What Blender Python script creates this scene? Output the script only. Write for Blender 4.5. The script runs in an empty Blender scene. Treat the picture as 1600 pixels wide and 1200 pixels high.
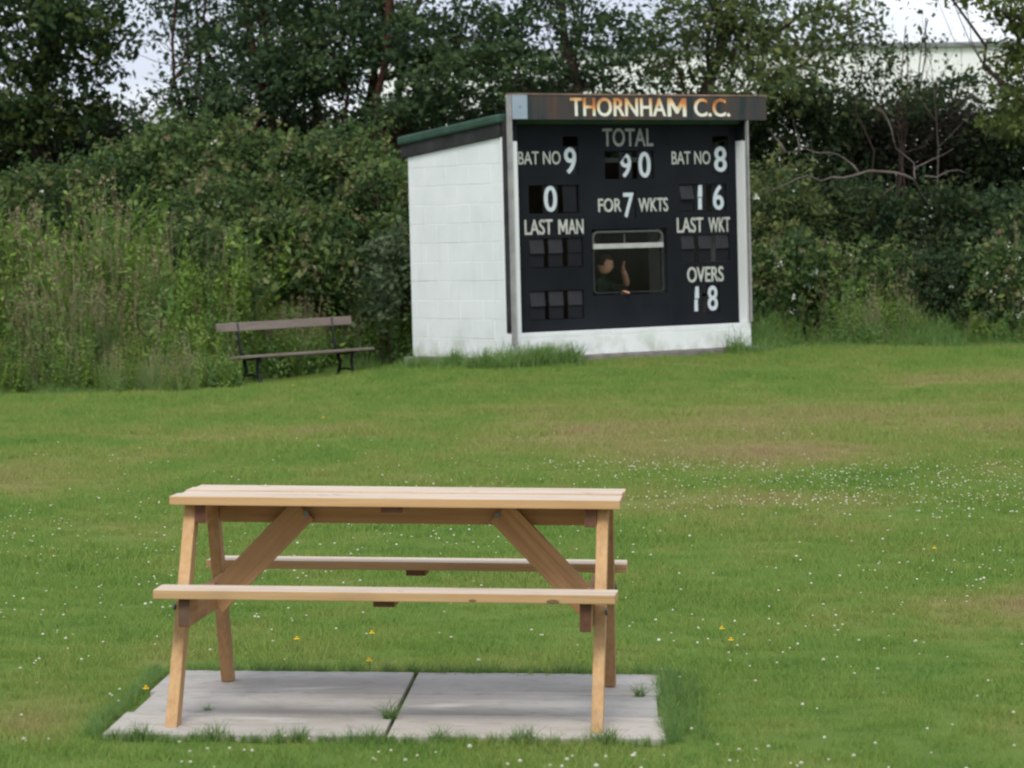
import bpy, bmesh, math, random
import numpy as np
from mathutils import Vector, Matrix

rng = np.random.default_rng(7)
random.seed(7)
S = bpy.context.scene
COL = S.collection
FPX = 5000.0

# ------------------------------------------------------------------ camera
CM = np.array([[0.99988, 0.0, 0.01571], [-0.00063, 0.9992, 0.03996], [-0.01569, -0.03997, 0.99908]])
CAMPOS = np.array([0, 0, 1.45])
cd = bpy.data.cameras.new("camera")
cam = bpy.data.objects.new("camera", cd)
COL.objects.link(cam)
cd.sensor_width = 36.0
cd.lens = FPX / 1600 * 36
cd.clip_start = 0.1
cd.clip_end = 4000
r_, f_, u_ = CM[:, 0], CM[:, 1], CM[:, 2]
cam.matrix_world = Matrix(((r_[0], u_[0], -f_[0], 0), (r_[1], u_[1], -f_[1], 0), (r_[2], u_[2], -f_[2], 1.45), (0, 0, 0, 1)))
cd.dof.use_dof = True
cd.dof.focus_distance = 15.0
cd.dof.aperture_fstop = 7.0
S.camera = cam


def P(u, v, D):
    """a point of the place, given along a sight line at distance D"""
    d = CM @ np.array([(u - 800) / FPX, 1, -(v - 600) / FPX])
    return CAMPOS + d * (D / d[1])


# ------------------------------------------------------------------ light
SUN_EL, SUN_AZ = math.radians(52), math.radians(186)      # azimuth from +y, clockwise
w = bpy.data.worlds.new("World")
S.world = w
w.use_nodes = True
nt = w.node_tree
nt.nodes.clear()
out = nt.nodes.new("ShaderNodeOutputWorld")
bg = nt.nodes.new("ShaderNodeBackground")
sky = nt.nodes.new("ShaderNodeTexSky")
sky.sky_type = 'NISHITA'
sky.sun_disc = False
sky.sun_elevation = SUN_EL
sky.sun_rotation = SUN_AZ
tc = nt.nodes.new("ShaderNodeTexCoord")
mp = nt.nodes.new("ShaderNodeMapping")
mp.inputs['Scale'].default_value = (5, 5, 22)
nz = nt.nodes.new("ShaderNodeTexNoise")
nz.inputs['Scale'].default_value = 1.3
nz.inputs['Detail'].default_value = 6
cr = nt.nodes.new("ShaderNodeValToRGB")
cr.color_ramp.elements[0].position = 0.42
cr.color_ramp.elements[0].color = (4.9, 5.3, 6.3, 1)
cr.color_ramp.elements[1].position = 0.72
cr.color_ramp.elements[1].color = (9.8, 9.9, 9.8, 1)
mx = nt.nodes.new("ShaderNodeMix")
mx.data_type = 'RGBA'
mx.inputs[0].default_value = 0.86
nt.links.new(tc.outputs['Generated'], mp.inputs['Vector'])
nt.links.new(mp.outputs['Vector'], nz.inputs['Vector'])
nt.links.new(nz.outputs['Fac'], cr.inputs['Fac'])
nt.links.new(sky.outputs['Color'], mx.inputs[6])
nt.links.new(cr.outputs['Color'], mx.inputs[7])
nt.links.new(mx.outputs[2], bg.inputs['Color'])
bg.inputs['Strength'].default_value = 0.1
nt.links.new(bg.outputs[0], out.inputs[0])

sl = bpy.data.lights.new("sun", 'SUN')
sl.energy = 1.5
sl.angle = math.radians(22)
sl.color = (1.0, 0.96, 0.9)
so = bpy.data.objects.new("sun", sl)
COL.objects.link(so)
dsun = Vector((math.sin(SUN_AZ) * math.cos(SUN_EL), math.cos(SUN_AZ) * math.cos(SUN_EL), math.sin(SUN_EL)))
so.rotation_euler = dsun.to_track_quat('Z', 'Y').to_euler()
so.location = dsun * 50
S.view_settings.view_transform = 'Standard'
S.view_settings.look = 'None'
S.view_settings.gamma = 1
S.view_settings.exposure = 0.6
S.render.engine = 'CYCLES'
S.cycles.filter_width = 1.9
S.cycles.max_bounces = 6
S.cycles.transparent_max_bounces = 12
S.cycles.use_denoising = True


# ------------------------------------------------------------------ materials
def mat(name, build):
    m = bpy.data.materials.new(name)
    m.use_nodes = True
    n = m.node_tree
    b = n.nodes['Principled BSDF']
    build(n, b)
    return m


def N(n, t, **k):
    x = n.nodes.new(t)
    for a, v in k.items():
        if a in x.inputs:
            x.inputs[a].default_value = v
        else:
            setattr(x, a, v)
    return x


def ramp(n, fac, stops):
    r = n.nodes.new("ShaderNodeValToRGB")
    e = r.color_ramp.elements
    while len(e) < len(stops):
        e.new(0.5)
    for i, (p, c) in enumerate(stops):
        e[i].position = p
        e[i].color = (*c, 1)
    n.links.new(fac, r.inputs['Fac'])
    return r.outputs['Color']


def noise(n, coord, scale, detail=4, stretch=(1, 1, 1), rough=0.55):
    m = N(n, "ShaderNodeMapping")
    m.inputs['Scale'].default_value = stretch
    n.links.new(coord, m.inputs['Vector'])
    z = N(n, "ShaderNodeTexNoise", Scale=scale, Detail=detail, Roughness=rough)
    n.links.new(m.outputs[0], z.inputs['Vector'])
    return z.outputs['Fac']


def mixc(n, f, a, b, mode='MIX'):
    m = n.nodes.new("ShaderNodeMix")
    m.data_type = 'RGBA'
    m.blend_type = mode
    for s, v in ((m.inputs[0], f), (m.inputs[6], a), (m.inputs[7], b)):
        if isinstance(v, (int, float)):
            s.default_value = v
        elif isinstance(v, tuple):
            s.default_value = (*v, 1)
        else:
            n.links.new(v, s)
    return m.outputs[2]


def mth(n, op, a, b=0.0, clamp=False):
    m = n.nodes.new("ShaderNodeMath")
    m.operation = op
    m.use_clamp = clamp
    for s, v in ((m.inputs[0], a), (m.inputs[1], b)):
        if isinstance(v, (int, float)):
            s.default_value = v
        else:
            n.links.new(v, s)
    return m.outputs[0]


def obj_coord(n):
    return n.nodes.new("ShaderNodeTexCoord").outputs['Object']


def pos_coord(n):
    return n.nodes.new("ShaderNodeNewGeometry").outputs['Position']


def bump(n, b, h, strength=0.3, dist=0.002):
    x = N(n, "ShaderNodeBump", Strength=strength, Distance=dist)
    n.links.new(h, x.inputs['Height'])
    n.links.new(x.outputs[0], b.inputs['Normal'])


def plain(name, c, rough=0.6, var=0.15, scale=8, metal=0.0):
    def f(n, b):
        z = noise(n, obj_coord(n), scale, 5)
        lo = tuple(x * (1 - var) for x in c)
        hi = tuple(min(1, x * (1 + var)) for x in c)
        n.links.new(ramp(n, z, [(0.3, lo), (0.7, hi)]), b.inputs['Base Color'])
        b.inputs['Roughness'].default_value = rough
        b.inputs['Metallic'].default_value = metal
        b.inputs['Specular IOR Level'].default_value = 0.5 if metal else 0.2
        bump(n, b, noise(n, obj_coord(n), scale * 12, 4), 0.2, 0.001)
    return mat(name, f)


def wood_mat(name, stops, grain=(2, 60, 60), knots=True, rough=0.75):
    def f(n, b):
        oc = obj_coord(n)
        oi = n.nodes.new("ShaderNodeObjectInfo")
        off = N(n, "ShaderNodeVectorMath", operation='ADD')
        n.links.new(oc, off.inputs[0])
        sc = N(n, "ShaderNodeVectorMath", operation='SCALE')
        sc.inputs[0].default_value = (7.1, 3.3, 5.7)
        n.links.new(oi.outputs['Random'], sc.inputs['Scale'])
        n.links.new(sc.outputs[0], off.inputs[1])
        v = off.outputs[0]
        g = noise(n, v, 1.0, 6, grain, 0.65)
        big = noise(n, v, 1.6, 3, (1, 4, 4))
        fac = mth(n, 'ADD', mth(n, 'MULTIPLY', g, 0.65), mth(n, 'MULTIPLY', big, 0.35))
        c = ramp(n, fac, stops)
        if knots:
            vm = N(n, "ShaderNodeMapping")
            vm.inputs['Scale'].default_value = (1.0, 2.6, 2.6)
            n.links.new(v, vm.inputs['Vector'])
            vo = N(n, "ShaderNodeTexVoronoi", Scale=4.0)
            n.links.new(vm.outputs[0], vo.inputs['Vector'])
            k = mth(n, 'LESS_THAN', vo.outputs['Distance'], 0.085)
            c = mixc(n, mth(n, 'MULTIPLY', k, 0.75), c, (0.10, 0.055, 0.03))
        c = mixc(n, 1.0, c, ramp(n, oi.outputs['Random'], [(0, (0.86, 0.86, 0.86)), (1, (1.06, 1.05, 1.02))]), 'MULTIPLY')
        st = noise(n, v, 2.5, 5, (1.2, 3, 3))
        c = mixc(n, ramp(n, st, [(0.55, (0, 0, 0)), (0.75, (0.35, 0.35, 0.35))]), c, (0.16, 0.13, 0.10))
        n.links.new(c, b.inputs['Base Color'])
        b.inputs['Roughness'].default_value = rough
        b.inputs['Specular IOR Level'].default_value = 0.2
        bump(n, b, g, 0.5, 0.002)
    return mat(name, f)


M = {}
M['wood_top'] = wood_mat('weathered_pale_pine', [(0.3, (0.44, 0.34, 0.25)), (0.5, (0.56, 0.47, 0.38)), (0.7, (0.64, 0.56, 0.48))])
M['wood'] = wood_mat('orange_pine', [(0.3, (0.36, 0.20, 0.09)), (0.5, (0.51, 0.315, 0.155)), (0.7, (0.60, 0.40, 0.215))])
M['wood_end'] = wood_mat('pine_end_grain', [(0.3, (0.09, 0.04, 0.025)), (0.7, (0.17, 0.085, 0.05))], (30, 30, 30), False)
M['wood_shaded'] = wood_mat('shaded_reddish_pine', [(0.3, (0.30, 0.155, 0.07)), (0.5, (0.44, 0.25, 0.12)), (0.7, (0.52, 0.31, 0.16))])  # darker copy of the orange pine: shade under the table put into its colour
M['wood_up'] = wood_mat('orange_pine_leg', [(0.3, (0.36, 0.20, 0.09)), (0.5, (0.51, 0.315, 0.155)), (0.7, (0.60, 0.40, 0.215))], (60, 60, 2))
M['wood_shaded_up'] = wood_mat('shaded_reddish_leg', [(0.3, (0.30, 0.155, 0.07)), (0.5, (0.44, 0.25, 0.12)), (0.7, (0.52, 0.31, 0.16))], (60, 60, 2))
M['wood_cross'] = wood_mat('shaded_reddish_crossbar', [(0.3, (0.30, 0.155, 0.07)), (0.5, (0.44, 0.25, 0.12)), (0.7, (0.52, 0.31, 0.16))], (60, 2, 60))
M['wood_grey'] = wood_mat('grey_bench_wood', [(0.3, (0.16, 0.125, 0.11)), (0.7, (0.30, 0.25, 0.225))], (3, 50, 50), False)
M['iron'] = plain('black_cast_iron', (0.018, 0.02, 0.022), 0.45, 0.3, 20)
M['bolt'] = plain('galvanised_bolt', (0.16, 0.19, 0.20), 0.5, 0.1, 30, 0.5)
M['trim_grey'] = plain('grey_rail_metal', (0.36, 0.35, 0.34), 0.5, 0.2, 6, 0.25)
M['alu'] = plain('window_aluminium', (0.50, 0.50, 0.47), 0.4, 0.15, 9, 0.3)
M['alu_dull'] = plain('dull_window_aluminium', (0.10, 0.105, 0.098), 0.5, 0.15, 9, 0.3)
M['gasket'] = plain('dark_window_gasket', (0.028, 0.03, 0.03), 0.6, 0.3, 9)
M['dark_wood'] = plain('tarred_bargeboard', (0.035, 0.033, 0.035), 0.7, 0.5, 4)
M['felt'] = plain('green_roof_felt', (0.042, 0.085, 0.062), 0.8, 0.25, 5)
M['plate_blue'] = plain('pale_blue_plate', (0.33, 0.40, 0.48), 0.5, 0.08, 4)
M['skin'] = plain('skin', (0.68, 0.36, 0.27), 0.55, 0.1, 10)
M['hair'] = plain('brown_hair', (0.05, 0.03, 0.02), 0.7, 0.3, 30)
M['jacket'] = plain('dark_jacket', (0.02, 0.026, 0.022), 0.9, 0.3, 10)
M['inside'] = plain('hut_inside_board', (0.10, 0.075, 0.05), 0.9, 0.3, 3)
M['concrete'] = plain('old_concrete', (0.20, 0.18, 0.165), 0.9, 0.35, 7)


def white_f(n, b):
    oc = pos_coord(n)
    a = noise(n, oc, 1.8, 6)
    fine = noise(n, oc, 30, 5)
    c = ramp(n, a, [(0.3, (0.76, 0.79, 0.79)), (0.6, (0.84, 0.86, 0.86)), (0.8, (0.86, 0.88, 0.88))])
    st = noise(n, oc, 1.0, 5, (7, 7, 1.2))
    c = mixc(n, ramp(n, st, [(0.60, (0, 0, 0)), (0.80, (0.22, 0.22, 0.22))]), c, (0.42, 0.44, 0.38))
    dirt = mth(n, 'GREATER_THAN', noise(n, oc, 22, 3), 0.74)
    c = mixc(n, mth(n, 'MULTIPLY', dirt, 0.45), c, (0.25, 0.25, 0.22))
    sx = N(n, "ShaderNodeSeparateXYZ")
    n.links.new(oc, sx.inputs[0])
    low = mth(n, 'SUBTRACT', 1.0, mth(n, 'MULTIPLY', mth(n, 'SUBTRACT', sx.outputs['Z'], 0.28), 2.6), True)
    alg = mth(n, 'MULTIPLY', low, ramp(n, noise(n, oc, 4, 6), [(0.45, (0, 0, 0)), (0.7, (0.8, 0.8, 0.8))]))
    c = mixc(n, alg, c, (0.36, 0.40, 0.27))
    n.links.new(c, b.inputs['Base Color'])
    b.inputs['Roughness'].default_value = 0.7
    bump(n, b, fine, 0.5, 0.003)


M['white'] = mat('white_masonry_paint', white_f)
M['mortar'] = plain('painted_mortar', (0.80, 0.82, 0.82), 0.85, 0.04, 10)


def board_f(n, b):
    oc = obj_coord(n)
    a = noise(n, oc, 1.5, 6)
    c = ramp(n, a, [(0.3, (0.0075, 0.009, 0.012)), (0.7, (0.014, 0.016, 0.020))])
    st = noise(n, oc, 1.0, 5, (9, 1, 0.8))
    c = mixc(n, ramp(n, st, [(0.6, (0, 0, 0)), (0.8, (0.35, 0.35, 0.35))]), c, (0.026, 0.029, 0.028))
    n.links.new(c, b.inputs['Base Color'])
    b.inputs['Roughness'].default_value = 0.7
    b.inputs['Specular IOR Level'].default_value = 0.12
    bump(n, b, noise(n, oc, 14, 5), 0.25, 0.003)


M['board'] = mat('black_board_paint', board_f)
M['plate'] = plain('black_number_plate', (0.010, 0.011, 0.014), 0.7, 0.3, 8)
M['plate_skylit'] = plain('skylit_blank_plate', (0.029, 0.030, 0.034), 0.75, 0.45, 3)  # lighter than the other plates: sky reflected by tilted flaps, put into the colour
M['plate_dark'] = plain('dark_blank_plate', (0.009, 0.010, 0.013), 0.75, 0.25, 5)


def fascia_f(n, b):
    oc = obj_coord(n)
    a = noise(n, oc, 1.0, 5, (5, 1, 0.6))
    c = ramp(n, a, [(0.36, (0.014, 0.024, 0.026)), (0.47, (0.040, 0.040, 0.038)), (0.6, (0.062, 0.040, 0.032)), (0.72, (0.14, 0.055, 0.03))])
    n.links.new(c, b.inputs['Base Color'])
    b.inputs['Roughness'].default_value = 0.65
    bump(n, b, a, 0.2, 0.002)


M['fascia'] = mat('rust_streaked_fascia', fascia_f)


def sign_f(n, b):
    oc = obj_coord(n)
    a = noise(n, oc, 1.0, 5, (4.6, 1, 1.3))
    sx = N(n, "ShaderNodeSeparateXYZ")
    n.links.new(oc, sx.inputs[0])
    # rust has run down from the top edge of the box
    h = mth(n, 'MULTIPLY', mth(n, 'SUBTRACT', sx.outputs['Z'], 0.10), 1.7)
    f = mth(n, 'ADD', a, h)
    c = ramp(n, f, [(0.48, (0.86, 0.84, 0.70)), (0.58, (0.78, 0.52, 0.25)), (0.68, (0.62, 0.24, 0.06)), (0.85, (0.40, 0.13, 0.04))])
    n.links.new(c, b.inputs['Base Color'])
    b.inputs['Roughness'].default_value = 0.6


M['sign'] = mat('rusty_cream_lettering', sign_f)
M['letter'] = plain('off_white_lettering', (0.50, 0.51, 0.46), 0.6, 0.18, 9)
M['letter_grey'] = plain('faded_grey_lettering', (0.30, 0.31, 0.29), 0.6, 0.2, 9)
M['digit'] = plain('bluish_white_digit', (0.58, 0.64, 0.68), 0.5, 0.06, 9)


def slab_f(n, b):
    oc = pos_coord(n)
    oi = n.nodes.new("ShaderNodeObjectInfo")
    a = noise(n, oc, 2.2, 6)
    fine = noise(n, oc, 90, 4)
    c = ramp(n, a, [(0.3, (0.37, 0.355, 0.325)), (0.5, (0.47, 0.455, 0.42)), (0.7, (0.54, 0.525, 0.49))])
    c2 = ramp(n, oi.outputs['Random'], [(0, (0.86, 0.87, 0.90)), (1, (1.08, 1.03, 0.99))])
    c = mixc(n, 1.0, c, c2, 'MULTIPLY')
    c = mixc(n, mth(n, 'MULTIPLY', fine, 0.4), c, (0.2, 0.19, 0.17))
    mid = noise(n, oc, 12, 5)
    c = mixc(n, ramp(n, mid, [(0.52, (0, 0, 0)), (0.72, (0.5, 0.5, 0.5))]), c, (0.22, 0.21, 0.18))
    st = noise(n, oc, 1.0, 5, (1.6, 5, 1))
    c = mixc(n, ramp(n, st, [(0.60, (0, 0, 0)), (0.72, (0.8, 0.8, 0.8))]), c, (0.60, 0.575, 0.55))
    st2 = noise(n, oc, 1.0, 6, (1.1, 9, 1))
    c = mixc(n, ramp(n, st2, [(0.55, (0, 0, 0)), (0.75, (0.6, 0.6, 0.6))]), c, (0.27, 0.25, 0.22))
    n.links.new(c, b.inputs['Base Color'])
    b.inputs['Roughness'].default_value = 0.85
    bump(n, b, fine, 0.4, 0.002)


M['slab'] = mat('concrete_paving', slab_f)

PATCHES = [(2.2, 26.5, 4.2, 6.0, 0.5), (1.9, 23.6, 2.0, 2.6, 0.9), (4.2, 25.8, 1.6, 2.2, 0.6), (-3.4, 22.5, 1.9, 3.0, 0.42), (2.3, 14.0, 0.75, 0.9, 0.7),
           (-1.5, 27.0, 2.4, 1.8, 0.45), (4.9, 33.0, 1.9, 2.0, 0.55), (0.6, 26.5, 2.2, 3.2, 0.6), (2.5, 10.2, 0.8, 0.8, 0.45),
           (1.5, 19.3, 2.2, 1.1, 0.45), (-3.0, 14.4, 0.7, 0.9, 0.4), (-1.6, 10.6, 0.35, 0.8, 0.5)]


def lawn_color(n, coord, gnd=False):
    big = noise(n, coord, 0.45, 5, (1.3, 0.7, 0))
    med = noise(n, coord, 2.2, 5, (1.2, 0.7, 0))
    f = mth(n, 'ADD', mth(n, 'MULTIPLY', big, 0.6), mth(n, 'MULTIPLY', med, 0.4))
    total = None
    for (px, py, rx, ry, s) in PATCHES:
        m = N(n, "ShaderNodeVectorMath", operation='SUBTRACT')
        m.inputs[1].default_value = (px, py, 0)
        n.links.new(coord, m.inputs[0])
        m2 = N(n, "ShaderNodeVectorMath", operation='MULTIPLY')
        m2.inputs[1].default_value = (1 / rx, 1 / ry, 0)
        n.links.new(m.outputs[0], m2.inputs[0])
        ln = N(n, "ShaderNodeVectorMath", operation='LENGTH')
        n.links.new(m2.outputs[0], ln.inputs[0])
        v = mth(n, 'MULTIPLY', mth(n, 'SUBTRACT', 1.0, ln.outputs['Value'], True), s)
        total = v if total is None else mth(n, 'MAXIMUM', total, v)
    f = mth(n, 'ADD', f, mth(n, 'MULTIPLY', mth(n, 'MULTIPLY', total, 0.46), mth(n, 'ADD', 0.45, mth(n, 'MULTIPLY', noise(n, coord, 3.5, 5, (0.8, 1.0, 0)), 1.1))))
    return f


def grass_f(n, b):
    pc = pos_coord(n)
    f = lawn_color(n, pc)
    g = n.nodes.new("ShaderNodeNewGeometry")
    oi = n.nodes.new("ShaderNodeObjectInfo")
    f = mth(n, 'ADD', f, mth(n, 'MULTIPLY', mth(n, 'SUBTRACT', g.outputs['Random Per Island'], 0.5), 0.16))
    f = mth(n, 'ADD', f, mth(n, 'MULTIPLY', mth(n, 'SUBTRACT', oi.outputs['Random'], 0.5), 0.10))
    c = ramp(n, f, [(0.28, (0.130, 0.250, 0.058)), (0.47, (0.200, 0.312, 0.068)), (0.62, (0.288, 0.330, 0.094)),
                    (0.78, (0.35, 0.32, 0.14)), (0.92, (0.37, 0.295, 0.155))])
    n.links.new(c, b.inputs['Base Color'])
    b.inputs['Roughness'].default_value = 0.6
    b.inputs['Specular IOR Level'].default_value = 0.08
    tr = n.nodes.new("ShaderNodeBsdfTranslucent")
    n.links.new(c, tr.inputs['Color'])
    ms = n.nodes.new("ShaderNodeMixShader")
    ms.inputs[0].default_value = 0.35
    n.links.new(b.outputs[0], ms.inputs[1])
    n.links.new(tr.outputs[0], ms.inputs[2])
    n.links.new(ms.outputs[0], n.nodes['Material Output'].inputs['Surface'])


M['grass'] = mat('lawn_grass', grass_f)


def ground_f(n, b):
    pc = pos_coord(n)
    f = lawn_color(n, pc)
    c = ramp(n, f, [(0.30, (0.08, 0.14, 0.035)), (0.5, (0.12, 0.18, 0.045)), (0.7, (0.20, 0.19, 0.075)), (0.9, (0.24, 0.16, 0.09))])
    n.links.new(c, b.inputs['Base Color'])
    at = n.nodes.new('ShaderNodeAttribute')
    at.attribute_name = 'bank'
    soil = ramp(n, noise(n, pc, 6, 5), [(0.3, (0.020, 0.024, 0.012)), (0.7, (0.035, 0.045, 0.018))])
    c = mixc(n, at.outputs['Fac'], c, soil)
    n.links.new(c, b.inputs['Base Color'])
    b.inputs['Roughness'].default_value = 1.0
    b.inputs['Specular IOR Level'].default_value = 0.0
    bump(n, b, noise(n, pc, 25, 5), 0.6, 0.02)


M['ground'] = mat('turf_soil', ground_f)





def leaf_mat(name, cols, trans=0.35, rough=0.5, spec=0.35, tint=False):
    def f(n, b):
        g = n.nodes.new("ShaderNodeNewGeometry")
        oi = n.nodes.new("ShaderNodeObjectInfo")
        z = noise(n, g.outputs['Position'], 1.1, 4)
        if tint:
            at = n.nodes.new('ShaderNodeAttribute')
            at.attribute_name = 'tint'
            v = mth(n, 'ADD', mth(n, 'MULTIPLY', g.outputs['Random Per Island'], 0.32), mth(n, 'MULTIPLY', z, 0.23))
            v = mth(n, 'ADD', v, mth(n, 'MULTIPLY', at.outputs['Fac'], 0.45))
        else:
            v = mth(n, 'ADD', mth(n, 'MULTIPLY', g.outputs['Random Per Island'], 0.5), mth(n, 'MULTIPLY', z, 0.5))
        k = len(cols) - 1
        c = ramp(n, v, [(0.18 + 0.64 * i / k, col) for i, col in enumerate(cols)])
        n.links.new(c, b.inputs['Base Color'])
        b.inputs['Roughness'].default_value = rough
        b.inputs['Specular IOR Level'].default_value = spec
        tr = n.nodes.new("ShaderNodeBsdfTranslucent")
        n.links.new(c, tr.inputs['Color'])
        ms = n.nodes.new("ShaderNodeMixShader")
        ms.inputs[0].default_value = trans
        n.links.new(b.outputs[0], ms.inputs[1])
        n.links.new(tr.outputs[0], ms.inputs[2])
        n.links.new(ms.outputs[0], n.nodes['Material Output'].inputs['Surface'])
    return mat(name, f)


M['leaf_dark'] = leaf_mat('dark_tree_leaves', [(0.0261, 0.0522, 0.0296), (0.0536, 0.0964, 0.0359), (0.1596, 0.1938, 0.044)], 0.45, 0.55, 0.2, tint=True)
M['leaf_mid'] = leaf_mat('hawthorn_leaves', [(0.0348, 0.0634, 0.0384), (0.0656, 0.1148, 0.05), (0.1337, 0.1919, 0.0627)], 0.45, 0.55, 0.2, tint=True)
M['leaf_ash'] = leaf_mat('light_green_leaves', [(0.0575, 0.0978, 0.0461), (0.115, 0.161, 0.0573), (0.23, 0.253, 0.0812)], 0.45, 0.55, 0.2, tint=True)
M['leaf_yel'] = leaf_mat('yellow_green_leaves', [(0.06, 0.09, 0.03), (0.11, 0.15, 0.04), (0.19, 0.23, 0.06)], 0.45, 0.55, 0.2, tint=True)
M['leaf_bramble'] = leaf_mat('bramble_leaves', [(0.0326, 0.0652, 0.0317), (0.0638, 0.1219, 0.0434), (0.1173, 0.1852, 0.0563), (0.1898, 0.2553, 0.0771), (0.2766, 0.2213, 0.1311)], 0.45, 0.55, 0.2, tint=True)
M['leaf_silver'] = leaf_mat('silvery_leaves', [(0.05, 0.085, 0.04), (0.11, 0.155, 0.08), (0.20, 0.25, 0.14)], 0.45, 0.55, 0.2, tint=True)
M['leaf_shade'] = leaf_mat('undergrowth_leaves', [(0.0272, 0.0486, 0.0265), (0.054, 0.0914, 0.0368), (0.116, 0.1436, 0.0504)], 0.45, 0.55, 0.2, tint=True)
M['leaf_purple'] = leaf_mat('dark_reddish_leaves', [(0.0445, 0.0376, 0.0331), (0.0582, 0.0582, 0.0375), (0.0675, 0.0957, 0.0434)], 0.45, 0.55, 0.2, tint=True)
M['weed'] = leaf_mat('nettle_leaves', [(0.09, 0.17, 0.035), (0.17, 0.28, 0.045), (0.28, 0.38, 0.07)])
M['weed_tan'] = leaf_mat('dry_grass_stems', [(0.19, 0.20, 0.09), (0.31, 0.25, 0.15), (0.40, 0.29, 0.21)], 0.2)
M['tall_grass'] = leaf_mat('long_grass', [(0.08, 0.17, 0.05), (0.15, 0.27, 0.065), (0.25, 0.35, 0.10)])
M['dock'] = leaf_mat('rusty_dock_seed', [(0.10, 0.055, 0.035), (0.17, 0.10, 0.06)], 0.1)
M['bark'] = plain('tree_bark', (0.075, 0.052, 0.042), 0.9, 0.4, 12)
M['bark_red'] = plain('reddish_stems', (0.085, 0.035, 0.026), 0.9, 0.4, 12)
M['bark_pale'] = plain('pale_dead_wood', (0.135, 0.11, 0.098), 0.9, 0.3, 14)
M['blossom'] = plain('white_blossom', (0.62, 0.64, 0.55), 0.7, 0.1, 10)
M['clover'] = leaf_mat('clover_flower', [(0.36, 0.40, 0.20), (0.50, 0.52, 0.34), (0.68, 0.69, 0.55)], 0.2)
M['yellow'] = plain('yellow_petals', (0.85, 0.58, 0.03), 0.6, 0.1, 10)
M['clad'] = plain('white_cladding', (0.86, 0.87, 0.84), 0.5, 0.04, 1)
M['gutter'] = plain('grey_gutter', (0.22, 0.23, 0.24), 0.5, 0.1, 2)


def glass_f(n, b):
    gl = n.nodes.new("ShaderNodeBsdfGlossy")
    gl.inputs['Roughness'].default_value = 0.08
    gl.inputs['Color'].default_value = (0.8, 0.85, 0.8, 1)
    tr = n.nodes.new("ShaderNodeBsdfTransparent")
    tr.inputs['Color'].default_value = (0.94, 0.95, 0.92, 1)
    fr = N(n, "ShaderNodeFresnel", IOR=1.17)
    ms = n.nodes.new("ShaderNodeMixShader")
    n.links.new(fr.outputs[0], ms.inputs[0])
    n.links.new(tr.outputs[0], ms.inputs[1])
    n.links.new(gl.outputs[0], ms.inputs[2])
    n.links.new(ms.outputs[0], n.nodes['Material Output'].inputs['Surface'])


M['glass'] = mat('window_glass', glass_f)


# ------------------------------------------------------------------ mesh helpers
def link(o, parent=None):
    COL.objects.link(o)
    if parent is not None:
        o.parent = parent
    return o


def empty(name, label, cat, mw=None, group=None):
    o = bpy.data.objects.new(name, None)
    o.empty_display_size = 0.2
    COL.objects.link(o)
    if mw is not None:
        o.matrix_world = mw
    o['label'] = label
    o['category'] = cat
    if group:
        o['group'] = group
    return o


def tag(o, label=None, cat=None, group=None, kind=None):
    for k, v in (('label', label), ('category', cat), ('group', group), ('kind', kind)):
        if v:
            o[k] = v
    return o


def mesh_np(name, V, F, m, parent=None, smooth=False, mats=None, midx=None):
    """V (n,3); F (k,q) int, all faces with the same number of corners"""
    V = np.asarray(V, dtype=np.float32)
    F = np.asarray(F, dtype=np.int32)
    me = bpy.data.meshes.new(name)
    me.vertices.add(len(V))
    me.vertices.foreach_set('co', V.ravel())
    k, q = F.shape
    me.loops.add(k * q)
    me.loops.foreach_set('vertex_index', F.ravel())
    me.polygons.add(k)
    me.polygons.foreach_set('loop_start', np.arange(0, k * q, q, dtype=np.int32))
    me.polygons.foreach_set('loop_total', np.full(k, q, dtype=np.int32))
    if smooth:
        me.polygons.foreach_set('use_smooth', np.ones(k, dtype=bool))
    for x in (mats or [m]):
        me.materials.append(x)
    if midx is not None:
        me.polygons.foreach_set('material_index', np.asarray(midx, dtype=np.int32))
    me.update(calc_edges=True)
    me.validate()
    o = bpy.data.objects.new(name, me)
    return link(o, parent)


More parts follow.
